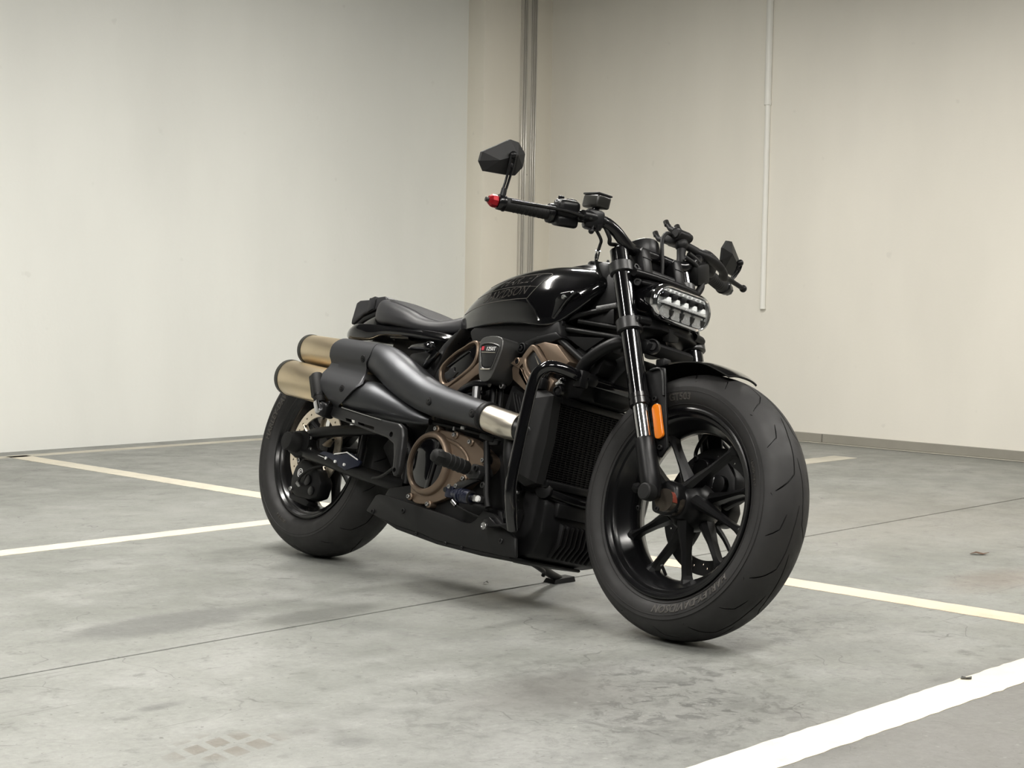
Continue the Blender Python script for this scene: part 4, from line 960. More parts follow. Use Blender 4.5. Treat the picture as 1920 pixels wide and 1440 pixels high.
# console and filler cap
con = part(G().rings([[(x, y*w, z0+h*zz) for (y, zz) in ((-1, 0), (-.92, .7), (-.6, 1), (.6, 1), (.92, .7), (1, 0))] for x, w, z0, h in ((.90, .02, .905, .008), (.95, .045, .902, .022), (1.02, .055, .904, .026), (1.10, .055, .90, .028), (1.14, .048, .88, .045))]), 'tank_console', 'semi', ang=50)
part(G().lathe([(0, .034), (.008, .034), (.012, .030), (.0125, .0005)], (1.03, 0, .928), (0, 0, 1), 32), 'filler_cap', 'semi', con)
part(G().xz([(1.085, .90), (1.10, .930), (1.145, .925), (1.165, .86), (1.14, .845), (1.12, .87)], -.075, .15, .012), 'key_housing', 'satin', con)
part(G().tube([(1.085, -.03, .93), (1.09, -.03, .942)], .004, 10), 'cable_guide', 'steel', con)
part(G().tube([(1.105, -.02, .93), (1.112, -.02, .945)], .005, 10), 'cable_guide', 'steel', con)

# ------------------------------------------------------------------ seat, pillion pad, tail
SS = [(.222, .744, .802, .106), (.240, .728, .809, .128), (.282, .716, .802, .140), (.330, .714, .792, .146), (.400, .708, .773, .147), (.455, .703, .753, .140), (.510, .701, .747, .126), (.560, .704, .757, .108), (.605, .713, .772, .088), (.640, .724, .778, .062)]
st = []
for x, zb, zt, w in SS:
    h = zt-zb
    st.append((x, [(0, zb+.004), (w*.7, zb+.002), (w*.95, zb+h*.06), (w, zb+h*.30), (w*.985, zb+h*.52), (w*.93, zb+h*.74), (w*.80, zb+h*.88), (w*.45, zb+h*.965), (0, zt)]))
seat = part(G().rings(half_loft(st)), 'seat', 'leather', ang=70)
sb = BVHTree.FromPolygons([v.co.copy() for v in seat.data.vertices], [tuple(p.vertices) for p in seat.data.polygons])
def on_seat(x, y, h):
    hit = sb.ray_cast(Vector((x, y, 1.2)), Vector((0, 0, -1)))
    return (hit[0]+hit[1]*h) if hit[0] is not None else Vector((x, y, .75))
# raised top panel with a stitched edge
edge = [(.240, .060), (.250, .088), (.275, .104), (.330, .108), (.400, .104), (.460, .092), (.520, .074), (.565, .056), (.590, .030)]
E_ = catmull([(a, b, 0) for a, b in edge], 5)
tp_r = []
for p in E_:
    tp_r.append([on_seat(p.x, -p.y*t, .0022 if abs(t) < .99 else -.001) for t in [1-2*k/18 for k in range(19)]])
g = G(); n = 19; v = [q for r in tp_r for q in r]
f = [(i*n+j, i*n+j+1, (i+1)*n+j+1, (i+1)*n+j) for i in range(len(tp_r)-1) for j in range(n-1)]
g.add(v, f); part(g, 'seat_top_panel', 'leather2', seat, 60)
for o_, nm in ((.000, 'seam_piping'), (.007, 'seam_stitch')):
    g = G().tube([on_seat(p.x, -(p.y+o_), .0006) for p in E_], .0022 if o_ == 0 else .0009, 8)
    for q_ in (g, g.mir()): part(q_, nm, 'leather' if o_ == 0 else 'stitch', seat)
# pillion pad with its strap
PAD = [(.074, .790), (.090, .798), (.150, .802), (.168, .809), (.214, .814), (.226, .806), (.224, .780), (.178, .772), (.122, .755), (.076, .722), (.068, .722), (.066, .735)]
pad = part(G().xz(PAD, -.088, .176, .010, 3), 'pillion_pad', 'leather', ang=50)
part(G().xz([(.142, .762), (.140, .806), (.150, .8065), (.166, .812), (.172, .811), (.170, .772)], -.0915, .183, .003), 'pad_strap', 'leather', pad)
part(G().tube([(.172, -.0895, .772), (.172, -.0905, .80), (.172, -.07, .8125), (.172, 0, .8135), (.172, .07, .8125), (.172, .0905, .80)], .0018, 6), 'strap_groove', 'dark', pad)
part(G().xz([(.076, .716), (.122, .748), (.178, .766), (.228, .772), (.228, .756), (.18, .752), (.125, .733), (.085, .708)], -.086, .172, .004), 'pad_base', 'dark', pad)
# painted tail and seat base
T2 = [(.085, .690, .702, .060), (.105, .680, .715, .095), (.150, .678, .738, .108), (.205, .678, .758, .115), (.238, .678, .760, .116), (.300, .680, .725, .112), (.40, .680, .712, .11)]
st = []
for x, zb, zt, w in T2:
    h = zt-zb
    st.append((x, [(0, zb), (w*.8, zb), (w, zb+h*.1), (w*.99, zb+h*.45), (w*.93, zb+h*.78), (w*.75, zb+h*.96), (0, zt)]))
tail = part(G().rings(half_loft(st, 4, 3)), 'tail_cowl', 'gloss', ang=60)
T3 = [(.112, .682, .692, .098), (.126, .672, .702, .134), (.165, .664, .710, .153), (.225, .662, .711, .157), (.275, .666, .710, .155), (.320, .680, .709, .152), (.420, .682, .708, .151), (.520, .678, .702, .147), (.590, .674, .697, .137), (.640, .676, .690, .118)]
st = []
for x, zb, zt, w in T3:
    h = zt-zb
    st.append((x, [(0, zb+.01), (w*.8, zb+.004), (w*.96, zb), (w, zb+h*.3), (w*.985, zb+h*.65), (w*.93, zb+h*.95), (w*.8, zt+.006), (0, zt+.008)]))
fair = part(G().rings(half_loft(st, 4, 3)), 'side_fairing', 'gloss', ang=60)
part(G().xz([(.02, .690), (.06, .700), (.14, .702), (.14, .690), (.05, .682)], -.05, .10, .004), 'tail_tip', 'semi', tail)
# compact turn signal under the fairing
ts = part(G().tube([(.470, -.150, .648), (.50, -.158, .650), (.545, -.162, .652), (.572, -.164, .652), (.592, -.160, .650)], [.006, .010, .012, .014, .009], 18, 3), 'turn_signal', 'gloss')
part(G().lathe([(-.006, .018), (.004, .017), (.006, .013), (.001, .010), (.001, .0005)], (.578, -.166, .652), RGT, 28), 'signal_pivot', 'semi', ts)
part(bolt(G(), (.578, -.168, .652), RGT, .008, .005), 'bolt', 'semi', ts)
part(G().tube([(.56, -.15, .60), (.585, -.155, .62), (.60, -.15, .645)], .012, 14, 3), 'signal_arm', 'gloss', ts)

# ------------------------------------------------------------------ fork and yokes
def FX(z): return 1.229 + (.919-z)*.4553
def FP(y, z): return V(FX(z), y, z)
FD = unit((.4553, 0, -1)); FN = unit((1, 0, .4553))       # down the leg; forward normal
for s_ in (-1, 1):
    y = .12*s_
    fo = part(G().tube([FP(y, .945), FP(y, .9435), FP(y, .57)], [.022, .0245, .0245], 32), 'fork_leg', 'gloss', ang=30)
    part(G().lathe([(-.006, .0005), (-.006, .014), (-.002, .018), (.0, .0215), (.003, .0235)], FP(y, .945), FD, 32), 'fork_cap', 'semi', fo)
    part(G().lathe([(0, .0245), (.001, .0262), (.012, .0262), (.013, .0252), (.017, .0252), (.018, .0268), (.030, .0268), (.032, .0225)], FP(y, .575), FD, 36), 'dust_seal', 'semi', fo)
    part(G().tube([FP(y, .57), FP(y, .44)], .0205, 30), 'chrome_stanchion', 'chrome', fo)
    part(G().tube([FP(y, .468), FP(y, .462), FP(y, .43), FP(y, .38), FP(y, .352), FP(y, .328)], [.023, .0255, .026, .026, .026, .018], 26), 'axle_carrier', 'satin', fo)
    part(G().prism([(-.035, -.038), (.010, -.042), (.040, -.028), (.046, .004), (.034, .034), (.0, .046), (-.030, .030), (-.044, -.004)], (AX-.014, y-.028*s_ if s_ < 0 else y-.02, AZ+.006), (1, 0, 0), (0, 0, 1), (0, 1, 0), .050, .010, 3), 'axle_clamp', 'satin', fo)
    part(G().lathe([(-.02, .021), (.004, .021), (.007, .018), (.0075, .0005)], (AX-.016, y+.036*s_, AZ+.010), (0, s_, 0), 30), 'axle_end', 'rubber', fo)
    for p_, d_ in (((AX+.020, y+.022*s_, AZ-.026), (.3, s_, 0)), ((AX-.036, y+.026*s_, AZ-.030), (0, s_, -.3))): part(bolt(G(), p_, d_, .006), 'pinch_bolt', 'dark', fo)
    # clamps of the two yokes
    for z0, z1, r in ((.909, .880, .0315), (.763, .731, .0330)):
        part(G().lathe([(0, r-.004), (.003, r), ((z0-z1)*1.1-.003, r), ((z0-z1)*1.1, r-.004), ((z0-z1)*1.1, .024), (0, .024)], FP(y, z0), FD, 36, closed=True), 'yoke_clamp', 'grey', fo)
up = part(G().prism([(-.12, -.012), (-.098, .030), (-.05, .036), (0, .036), (.05, .036), (.098, .030), (.12, -.012), (.09, -.040), (0, -.055), (-.09, -.040)], FP(0, .882), (0, 1, 0), FN, -FD, .020, .005), 'upper_yoke', 'satin')
part(G().tube([V(1.285, -.118, .888), V(1.292, -.05, .890), V(1.292, .05, .890), V(1.285, .118, .888)], .0125, 14, 3, ry=.8), 'front_bridge', 'satin', up)
part(bolt(G(), (FX(.895)+.026, -.098, .905), FN, .010, .006), 'bolt', 'satin', up)
lo = part(G().prism([(-.118, -.015), (-.10, .034), (-.05, .046), (.05, .046), (.10, .034), (.118, -.015), (.07, -.05), (-.07, -.05)], FP(0, .735), (0, 1, 0), FN, -FD, .030, .007), 'lower_yoke', 'satin')
for s_ in (-1, 1):
    part(G().tube([FP(.12*s_, .752)+FN*.030, FP(.085*s_, .752)+FN*.036], .012, 18), 'pinch_boss', 'satin', lo)
    part(bolt(G(), FP(.124*s_, .752)+FN*.030, (0, s_, 0), .0085, .006), 'pinch_bolt', 'grey', lo)
part(G().lathe([(-.01, .020), (.003, .019), (.004, .016), (.0, .013), (.003, .010), (.003, .0005)], (1.350, -.070, .708), (.5, -.9, 0), 26), 'bolt_boss', 'satin', lo)
part(G().box((1.335, .0, .705), (.03, .18, .036), Euler((0, rad(25), 0)).to_matrix(), .01), 'horn_bracket', 'dark', lo)

# ------------------------------------------------------------------ headlight
HX, HZ, HA, HR = 1.362, .8245, .059, .0445
def pill(k, n=14, dz=0.):
    a, r = HA, HR+k; out = []
    for i in range(n+1):
        t = -PI/2+PI*i/n; out.append((a+r*math.cos(t), HZ+dz+r*math.sin(t)))
    for i in range(n+1):
        t = PI/2+PI*i/n; out.append((-a+r*math.cos(t), HZ+dz+r*math.sin(t)))
    return out
def pr(k, x, n=14): return [(x, y, z) for y, z in pill(k, n)]
hl = part(G().rings([pr(-.020, HX-.095), pr(-.006, HX-.085), pr(.001, HX-.055), pr(.003, HX-.020), pr(.003, HX-.004), pr(-.001, HX-.002), pr(-.002, HX-.03), pr(-.003, HX-.034)]), 'headlight', 'gloss', ang=35)
part(G().rings([pr(.0032, HX-.014), pr(.0036, HX-.006), pr(.002, HX+.003), pr(-.003, HX+.006), pr(-.006, HX+.004), pr(-.006, HX-.010), pr(-.002, HX-.014)], closed=True), 'chrome_bezel', 'chrome', hl, 50)
part(G().rings([pr(-.004, HX-.016), pr(-.005, HX-.0158)]), 'reflector_back', 'lampb', hl)
lg_ = G().rings([pr(-.0045, HX+.005), pr(-.012, HX+.0125), pr(-.026, HX+.0165), pr(-.040, HX+.018)], caps=False); lg_.f.append(tuple(range(90, 120))); part(lg_, 'lens', 'lens', hl, 60)
HX += .011
# white strip with small print above, five cells, light bar, three bowls
part(G().yz([(-.082, .852), (-.075, .862), (.075, .862), (.082, .852)], HX-.010, .012, .002), 'daylight_strip', 'lampw', hl)
for k in range(9):
    part(G().box((HX-.009, -.066+.0165*k, .857), (.004, .010, .0026)), 'strip_rib', 'refl', hl)
for k in range(5):
    y = -.066+k*.033
    part(G().box((HX-.018, y, .843), (.016, .020, .0125), None, .002), 'led_cell', 'dark', hl)
    part(G().prism([(-.010, -.006), (.010, -.006), (.006, .006), (-.006, .006)], (HX-.010, y+.012, .834), (0, 1, 0), (0, 0, 1), (-1, 0, 0), .014, .001), 'led_prism', 'lampw', hl)
part(G().box((HX-.012, 0, .8225), (.018, .168, .0085), None, .003), 'light_bar', 'refl', hl)
part(G().box((HX-.006, 0, .8165), (.010, .160, .0028)), 'light_bar_shadow', 'discd', hl)
for k in range(4):
    y = -.062+k*.040
    part(G().lathe([(.0, .0195), (-.006, .0165), (-.012, .011), (-.015, .004), (-.015, .0003)], (HX-.008, y, .800), (1, 0, .0), 24), 'reflector_bowl', 'refl', hl)
    if k < 4: part(G().yz([(y+.012, .809), (y+.030, .809), (y+.027, .797), (y+.020, .789), (y+.014, .797)], HX-.006, .012, .001), 'reflector_divider', 'discd', hl)
    part(G().sph((HX-.016, y, .803), .0048, 8), 'led', 'white', hl)
HX -= .011
part(G().xz([(1.245, .80), (1.27, .858), (1.30, .865), (1.30, .785), (1.27, .780)], -.07, .14, .01), 'headlight_bracket', 'dark', hl)
for s_ in (-1, 1):
    part(G().tube([(1.265, .098*s_, .868), (1.30, .085*s_, .868), (1.33, .07*s_, .864)], .008, 12, 3), 'mount_arm', 'satin', hl)
    part(bolt(G(), (1.285, .098*s_, .866), (.6, s_, 0), .0105, .008), 'mount_bolt', 'satin', hl)
part(G().box((1.340, .000, .752), (.022, .044, .036), Euler((rad(8), 0, rad(8))).to_matrix(), .004), 'sensor_box', 'matte', hl)
part(G().box((1.338, -.018, .777), (.012, .008, .018), Euler((rad(15), 0, 0)).to_matrix(), .002), 'connector', 'white', hl)
part(G().tube([(1.338, -.02, .772), (1.33, -.01, .784), (1.31, 0, .79)], .0035, 8, 3), 'wire', 'rubber', hl)
part(G().tube([(1.34, .010, .768), (1.335, .02, .785), (1.31, .02, .79)], .003, 8, 3), 'wire', 'rubber', hl)

# ------------------------------------------------------------------ front fender, stays, amber reflector
rings = []
for i in range(19):
    a = rad(122-47*i/18); t = i/18
    rr = .362 - .010*t - .011*max(0, (t-.7)/.3)**1.5; w = .078 - .024*max(0, (t-.8)/.2)**2 - .006*max(0, (.15-t)/.15)
    sec = []
    for k in range(13):
        u = -1+2*k/12; dr = -.0080*abs(u)**2.6; sec.append((u*w, rr+dr))
    sec2 = [(y*.985, r-.0032) for y, r in reversed(sec)]
    rings.append([V(AX+r*math.cos(a), y, AZ+r*math.sin(a)) for y, r in sec+sec2])
fen = part(G().rings(rings), 'front_fender', 'gloss', ang=50)
shade_rings = []
for rg in rings:
    q = [V(AX+(p.x-AX)*.9895, p.y*.985, AZ+(p.z-AZ)*.9895) for p in rg[:13]]; q2 = [V(AX+(p.x-AX)*.985, p.y*.95, AZ+(p.z-AZ)*.985) for p in reversed(rg[:13])]
    shade_rings.append(q+q2)
part(G().rings(shade_rings), 'fender_shade_shell', mat('fender_shade_black', (.0015, .0015, .0015), .95, spec=.02), fen)  # matte black shell added to paint the shade beneath the fender
ST = [(1.372, .628), (1.400, .648), (1.440, .650), (1.452, .622), (1.462, .585), (1.478, .530), (1.500, .455), (1.484, .428), (1.470, .432), (1.452, .475), (1.436, .520), (1.420, .560)]
for s_ in (-1, 1):
    y = -.1055 if s_ < 0 else .0985
    sy = part(G().xz(ST, y, .007, .002), 'fender_stay', 'satin', fen)
for s_ in (-1,):
    part(G().tube([(1.398, -.108, .640), (1.430, -.108, .646), (1.446, -.108, .618), (1.458, -.108, .580)], .0035, 8, 3), 'stay_flange', 'satin', fen)
    part(bolt(G(), (1.432, -.1065, .570), RGT, .007, .006), 'stay_bolt', 'dark', fen)
    part(bolt(G(), (1.480, -.1065, .452), RGT, .007, .006), 'stay_bolt', 'dark', fen)
def reflector(s_):
    y = -.110 if s_ < 0 else .110
    a0, a1 = Vector((1.446, .548)), Vector((1.474, .482)); t = (a1-a0).normalized(); nn = Vector((t.y, -t.x)); w = .0135; pts = []
    for i in range(9):
        b = PI*i/8; pts.append(tuple(a0 + nn*(math.cos(b)*w) - t*(math.sin(b)*w)*.7))
    for i in range(9):
        b = PI*i/8; pts.append(tuple(a1 - nn*(math.cos(b)*w) + t*(math.sin(b)*w)*.7))
    if s_ < 0:
        r = part(G().xz(pts, -.1165, .008, .003, 3), 'amber_reflector', 'orange', fen)
        part(G().xz(pts, -.1090, .004), 'reflector_base', 'dark', fen)
reflector(-1)
part(G().tube([(1.33, -.085, .70), (1.335, -.09, .66), (1.36, -.095, .60), (1.40, -.098, .50), (1.45, -.098, .40)], .004, 8, 4), 'sensor_wire', 'rubber', fen)
part(G().box((1.385, -.055, .668), (.030, .026, .022), Euler((0, rad(-10), 0)).to_matrix(), .004), 'hose_guide', 'dark', fen)
part(G().tube([(1.30, .05, .72), (1.34, .09, .66), (1.42, .115, .55), (1.52, .125, .47), (1.60, .115, .42), (1.615, .10, .40)], .0045, 10, 4), 'brake_hose', 'rubber', fen)

# ------------------------------------------------------------------ handlebar
HB = [(1.226, 0, .957), (1.229, -.080, .955), (1.233, -.115, .962), (1.226, -.150, .985), (1.212, -.185, 1.001), (1.184, -.225, 1.003), (1.150, -.275, .998), (1.130, -.310, .992), (1.099, -.400, .986), (1.089, -.432, .984)]
bar = part(G().tube([(x, -y, z) for x, y, z in reversed(HB[1:])] + HB, [.011]*3+[.0155]*13+[.011]*3, 20, 5), 'handlebar', 'semi')
def bp_(t, s_):
    P = catmull(HB, 12); L = [0]
    for i in range(1, len(P)): L.append(L[-1]+(P[i]-P[i-1]).length)
    for i in range(1, len(P)):
        if abs(P[i].y) >= t:
            p = P[i-1].lerp(P[i], (t-abs(P[i-1].y))/max(1e-6, abs(P[i].y)-abs(P[i-1].y))); d = unit(P[i]-P[i-1])
            return (p, d) if s_ < 0 else (V(p.x, -p.y, p.z), V(d.x, -d.y, d.z))
    return (P[-1], unit(P[-1]-P[-2])) if s_ < 0 else (V(P[-1].x, -P[-1].y, P[-1].z), V(1, 1, 1))
for s_ in (-1, 1):
    a, d = bp_(.302, s_); b, _ = bp_(.425, s_); L_ = (b-a).length; d = unit(b-a)
    part(G().lathe([(-.006, .020), (0, .0245), (.006, .0245), (.008, .0180), (L_*.5, .0172), (L_-.006, .0180), (L_-.004, .0205), (L_, .0205), (L_+.001, .015)], a, d, 24), 'grip', 'rubber', bar)
    for k in range(8):
        part(G().lathe([(-.0015, .0172), (0, .0186), (.0015, .0172)], a+d*(.018+k*.0115), d, 20), 'grip_rib', 'rubber', bar)
    # risers
    part(G().prism([(-.016, 0), (.016, 0), (.0165, .074), (.012, .084), (-.012, .084), (-.0165, .074)], (1.288, .062*s_, .890), (0, 1, 0), unit((-.42, 0, .91)), unit((-.91, 0, -.42)), .046, .004), 'riser', 'satin', bar)
    part(G().box((1.266, .062*s_, .938), (.004, .033, .0025), Euler((0, rad(-25), 0)).to_matrix(), .001), 'riser_split', 'grey', bar)
# instrument pod
gx = unit((-.55, 0, .84))
pod = part(G().lathe([(-.050, .020), (-.045, .036), (-.030, .047), (-.004, .050), (.008, .0505), (.011, .048), (.011, .044), (.008, .043)], (1.175, 0, .972), gx, 44), 'instrument_pod', 'satin')
part(G().lathe([(.0075, .044), (.008, .0005)], (1.175, 0, .972), gx, 40), 'display_glass', 'gloss', pod)
part(G().box((1.205, 0, .94), (.05, .10, .035), None, .008), 'pod_bracket', 'dark', pod)
# right hand: master cylinder, reservoir, lever, switches
a, d = bp_(.270, -1)
swr = part(G().box(a+V(.002, 0, .012), (.058, .060, .052), Euler((rad(6), rad(10), rad(-18))).to_matrix(), .014, 3), 'switch_housing', 'satin')
part(G().box(a+V(.004, 0, -.018), (.052, .060, .030), Euler((rad(6), rad(10), rad(-18))).to_matrix(), .010, 3), 'lower_half', 'satin', swr)
part(G().box(a+V(-.004, .018, .040), (.020, .022, .010), None, .003), 'switch_button', 'semi', swr)
part(G().box(a+V(-.012, -.012, .041), (.012, .014, .010), None, .003), 'switch_button', 'semi', swr)
part(G().lathe([(-.008, .024), (-.006, .0255), (.006, .0255), (.008, .024)], bp_(.298, -1)[0], d, 26), 'throttle_flange', 'semi', swr)
part(bolt(G(), bp_(.294, -1)[0]+V(.012, 0, .030), (0, -1, .4), .006, .008), 'bolt', 'chrome', swr)
a, d = bp_(.212, -1)
mcr = part(G().tube([a+V(.020, .025, -.002), a+V(.014, 0, 0), a+V(.012, -.045, -.004)], [.014, .016, .014], 18, 3).box(a+V(.006, .0, -.004), (.046, .050, .050), Euler((0, 0, rad(-30))).to_matrix(), .010), 'front_master_cylinder', 'satin')
part(G().cyl(a+V(.006, .0, .010), a+V(.006, .002, .034), .010, n=16), 'reservoir_neck', 'semi', mcr)
rs = part(G().box(a+V(.002, .003, .044), (.076, .042, .034), Euler((0, rad(4), rad(-12))).to_matrix(), .007, 3), 'fluid_reservoir', 'smoke', mcr)
part(G().box(a+V(.002, .003, .0625), (.0775, .0435, .005), Euler((0, rad(4), rad(-12))).to_matrix(), .002), 'reservoir_lid', 'matte', mcr)
part(G().tube([(1.215, -.235, .996), (1.190, -.290, 1.000), (1.165, -.345, .996), (1.148, -.395, .990), (1.130, -.432, .987)], [.008, .0075, .0065, .006, .0070], 12, 4, ry=.7), 'brake_lever', 'semi', mcr)
part(G().cyl(a+V(.026, .005, -.030), a+V(.030, .0, -.016), .007, n=12), 'adjuster', 'dark', mcr)
part(G().sph(a+V(.024, -.016, -.038), .0075, 8).tube([a+V(.024, -.016, -.038), a+V(.02, -.006, -.01)], .003, 8), 'adjuster', 'dark', mcr)
part(G().tube([a+V(.02, .03, -.012), a+V(.03, .045, -.038), a+V(.02, .06, -.05), a+V(.01, .10, -.048), a+V(-.01, .13, -.09)], .0055, 10, 5), 'brake_hose', 'rubber', mcr)
part(G().tube([a+V(.005, .01, -.02), a+V(.01, .035, -.045), a+V(0, .045, -.06), a+V(-.01, .05, -.09), a+V(-.02, .075, -.115), a+V(-.02, .09, -.13)], .0042, 10, 5), 'throttle_cable', 'rubber', mcr)
part(G().cyl(a+V(-.005, .047, -.072), a+V(-.012, .053, -.092), .006, n=14), 'cable_ferrule', 'chrome', mcr)
# left hand: clutch perch, lever, switches
a, d = bp_(.250, 1)
swl = part(G().box(a+V(.004, 0, .006), (.060, .070, .062), Euler((rad(-6), rad(10), rad(18))).to_matrix(), .014, 3), 'switch_housing', 'matte')
part(G().box(a+V(-.006, .008, .040), (.020, .024, .010), None, .003), 'switch_button', 'semi', swl)
a, d = bp_(.200, 1)
cl = part(G().tube([(1.205, .165, 1.020), (1.222, .195, 1.012), (1.222, .235, 1.006), (1.224, .262, .996)], [.011, .015, .0165, .0135], 16, 4, ry=.8).box((1.205, .205, .998), (.036, .036, .036), Euler((0, 0, rad(20))).to_matrix(), .009), 'clutch_perch', 'matte')
part(G().tube([(1.190, .125, 1.030), (1.198, .145, 1.026), (1.210, .172, 1.018)], [.0075, .011, .012], 16, 4), 'cable_boot', 'rubber', cl)
part(G().tube([(1.224, .250, 1.000), (1.218, .280, .990), (1.204, .300, .980), (1.200, .320, .982), (1.197, .355, .979), (1.193, .392, .975)], [.014, .0125, .0135, .0105, .0085, .0085], 14, 4, ry=.75), 'clutch_lever', 'matte', cl)
part(G().sph((1.192, .400, .9742), .0105, 10), 'lever_ball', 'matte', cl)
part(G().tube([(1.190, .125, 1.030), (1.190, .095, 1.040), (1.200, .055, 1.038), (1.225, .020, 1.005), (1.252, .010, .94), (1.262, .008, .89)], .0052, 12, 6), 'clutch_cable', 'rubber', cl)
part(G().tube([(1.20, .15, .985), (1.225, .165, .96), (1.245, .175, .93), (1.25, .16, .90), (1.25, .13, .87)], .010, 12, 5), 'wiring_loom', 'matte', cl)
part(G().box((1.235, .165, .955), (.045, .060, .060), Euler((rad(20), 0, rad(10))).to_matrix(), .012), 'relay_box', 'matte', cl)
part(G().tube([(1.23, .12, 1.0), (1.235, .15, .99), (1.24, .17, .975)], .007, 10, 3), 'wiring_loom', 'matte', cl)
part(G().tube([(1.24, .10, .985), (1.25, .13, .975), (1.255, .15, .96)], .006, 10, 3), 'wiring_loom', 'matte', cl)

# ------------------------------------------------------------------ phone holder: ball arm, cradle, claws
ph = part(G().tube([(1.226, .105, .962), (1.218, .107, .985), (1.212, .110, 1.008)], [.014, .011, .013], 16, 2).sph((1.208, .110, 1.022), .019, 10), 'phone_holder', 'matte')
part(G().prism([(1.152, 1.022), (1.190, 1.018), (1.214, 1.030), (1.226, 1.047), (1.216, 1.058), (1.204, 1.062), (1.186, 1.052), (1.170, 1.044), (1.156, 1.034)], (0, .085, 0), (1, 0, 0), (0, 0, 1), (0, 1, 0), .050, .006), 'cradle', 'matte', ph)
for y in (.088, .132):
    part(G().tube([(1.164, y, 1.028), (1.142, y, 1.032), (1.128, y, 1.046)], [.009, .0075, .0065], 10), 'claw_arm', 'matte', ph)
    part(G().cyl((1.131, y, 1.041), (1.124, y, 1.051), .0078, n=12), 'claw_tip', 'smoke', ph)
    part(G().tube([(1.196, y, 1.054), (1.178, y, 1.060), (1.160, y, 1.076)], [.009, .0075, .0065], 10), 'claw_arm', 'matte', ph)
    part(G().cyl((1.164, y, 1.070), (1.156, y, 1.081), .0078, n=12), 'claw_tip', 'smoke', ph)
part(G().cyl((1.206, .080, 1.046), (1.206, .140, 1.046), .012, n=18), 'clamp_knob', 'matte', ph)

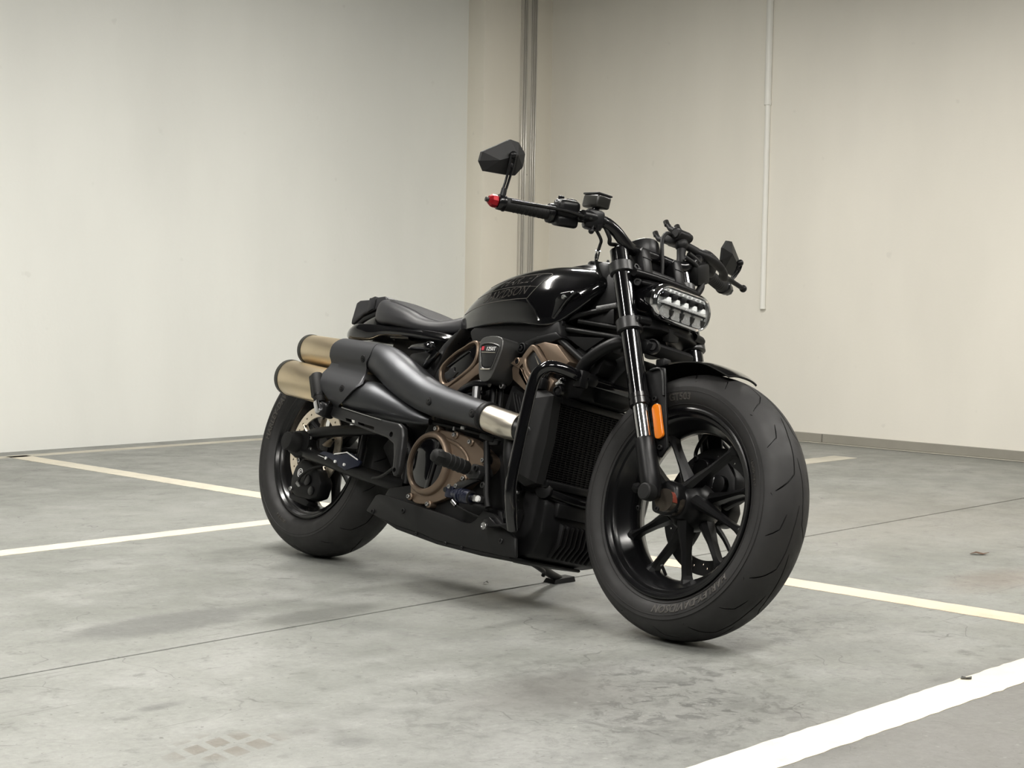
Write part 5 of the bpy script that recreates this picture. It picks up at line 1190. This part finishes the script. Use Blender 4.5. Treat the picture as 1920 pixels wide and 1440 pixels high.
# ------------------------------------------------------------------ bar-end mirrors
MO = [(-.440, 1.147), (-.411, 1.148), (-.383, 1.126), (-.382, 1.092), (-.402, 1.064), (-.428, 1.058), (-.502, 1.046), (-.522, 1.066), (-.520, 1.090)]
def mirror(s_, Mx=None):
    c = Vector((sum(p[0] for p in MO)/9, sum(p[1] for p in MO)/9))
    mid = [tuple(c+(Vector(p)-c)*.62) for p in MO]
    g = G()
    n = 9
    back = [(1.080, y, z) for y, z in MO]; rim_ = [(1.088, y, z) for y, z in MO]
    A1, A2 = (1.104, -.418, 1.112), (1.102, -.470, 1.083)
    v = back+rim_+[A1, A2]; f = [(i, (i+1) % n, n+(i+1) % n, n+i) for i in range(n)]
    f.append(tuple(reversed(range(n))))
    near = [18, 18, 18, 18, 18, 18, 19, 19, 19]
    for i in range(n):
        j = (i+1) % n; a, b = near[i], near[j]
        if a == b: f.append((n+i, n+j, a))
        else: f.append((n+i, n+j, b, a))
    g.add(v, f)
    st_ = G()
    sp = [(1.098, -.437, .992), (1.098, -.446, 1.010), (1.102, -.455, 1.028), (1.110, -.456, 1.046), (1.116, -.452, 1.062)] if s_ > 0 else [(1.098, -.437, .992), (1.096, -.434, 1.02), (1.098, -.432, 1.046), (1.104, -.434, 1.080), (1.108, -.437, 1.106)]
    for o_ in (-.0065, .0065): st_.tube([V(*p)+V(.001, o_*(.75 if i < 2 else 1), 0) for i, p in enumerate(sp[1:])], .0032, 8, 3)
    st_.tube([sp[0], sp[1]], [.010, .0085], 12, ry=.6).box(sp[3], (.006, .018, .012), None, .002).sph(sp[4], .010, 8)
    cl_ = G().lathe([(-.010, .0185), (-.008, .020), (.008, .020), (.010, .0185)], (1.092, -.4335, .9845), (-.3, -1, -.03), 26)
    gl = G().prism([tuple(c+(Vector(p)-c)*.93) for p in MO], (1.0795, 0, 0), (0, 1, 0), (0, 0, 1), (-1, 0, 0), .001)
    gs = [g, st_, cl_, gl]
    if s_ > 0: gs = [q.mir() for q in gs]
    if Mx is not None: gs[0].xf(Mx); gs[3].xf(Mx)
    o = part(gs[0], 'mirror', 'matte', ang=8)
    part(gs[1], 'mirror_stem', 'satin', o); part(gs[2], 'stem_clamp', 'semi', o); part(gs[3], 'mirror_glass', 'glassm', o)
    return o
mirror(-1)
piv = V(1.112, .425, 1.09)
mirror(1, Matrix.Translation(piv+V(-.005, .018, -.028)) @ Matrix.Rotation(rad(20), 4, 'Z') @ Matrix.Rotation(rad(12), 4, 'X') @ Matrix.Translation(-piv))
for s_ in (-1, 1):
    g = G().lathe([(0, .0150), (.002, .0165), (.010, .0170), (.016, .0160), (.022, .0110), (.024, .010), (.0245, .0005)], (1.0890, .4440*s_, .9835), (-.29, s_, -.03), 8)
    be = part(g, 'bar_end', 'red' if s_ < 0 else 'semi', ang=20)
    part(G().cyl((1.0820, .467*s_, .9828), (1.0798, .474*s_, .9826), .0062, n=8), 'end_screw', 'discd', be)

# ------------------------------------------------------------------ side stand on the far side
ss = part(G().tube([(.860, .105, .125), (.835, .17, .112), (.800, .25, .094), (.775, .315, .084)], [.016, .014, .012, .011], 14, 3), 'side_stand', 'dark')
gz = lambda y: y*math.tan(rad(13.603)) - .0025
foot = G()
for (x0, x1, y0, y1) in ((.752, .800, .278, .358),):
    foot.add([(x0, y0, gz(y0)+.001), (x1, y0, gz(y0)+.001), (x1, y1, gz(y1)+.001), (x0, y1, gz(y1)+.001), (x0+.004, y0+.004, gz(y0)+.014), (x1-.004, y0+.004, gz(y0)+.014), (x1-.004, y1-.004, gz(y1)+.014), (x0+.004, y1-.004, gz(y1)+.014)], [(3, 2, 1, 0), (4, 5, 6, 7), (0, 1, 5, 4), (1, 2, 6, 5), (2, 3, 7, 6), (3, 0, 4, 7)])
part(foot, 'stand_foot', 'dark', ss, 20)
part(G().box((.865, .09, .13), (.06, .06, .05), None, .008), 'stand_pivot', 'dark', ss)
part(G().tube([(.90, .08, .118), (.87, .15, .102), (.84, .19, .096), (.83, .20, .084)], .006, 10, 3), 'stand_tang', 'dark', ss)
part(G().tube([(.90, .05, .135), (.86, .12, .118), (.82, .20, .103)], .008, 12, 2), 'stand_spring', 'satin', ss)
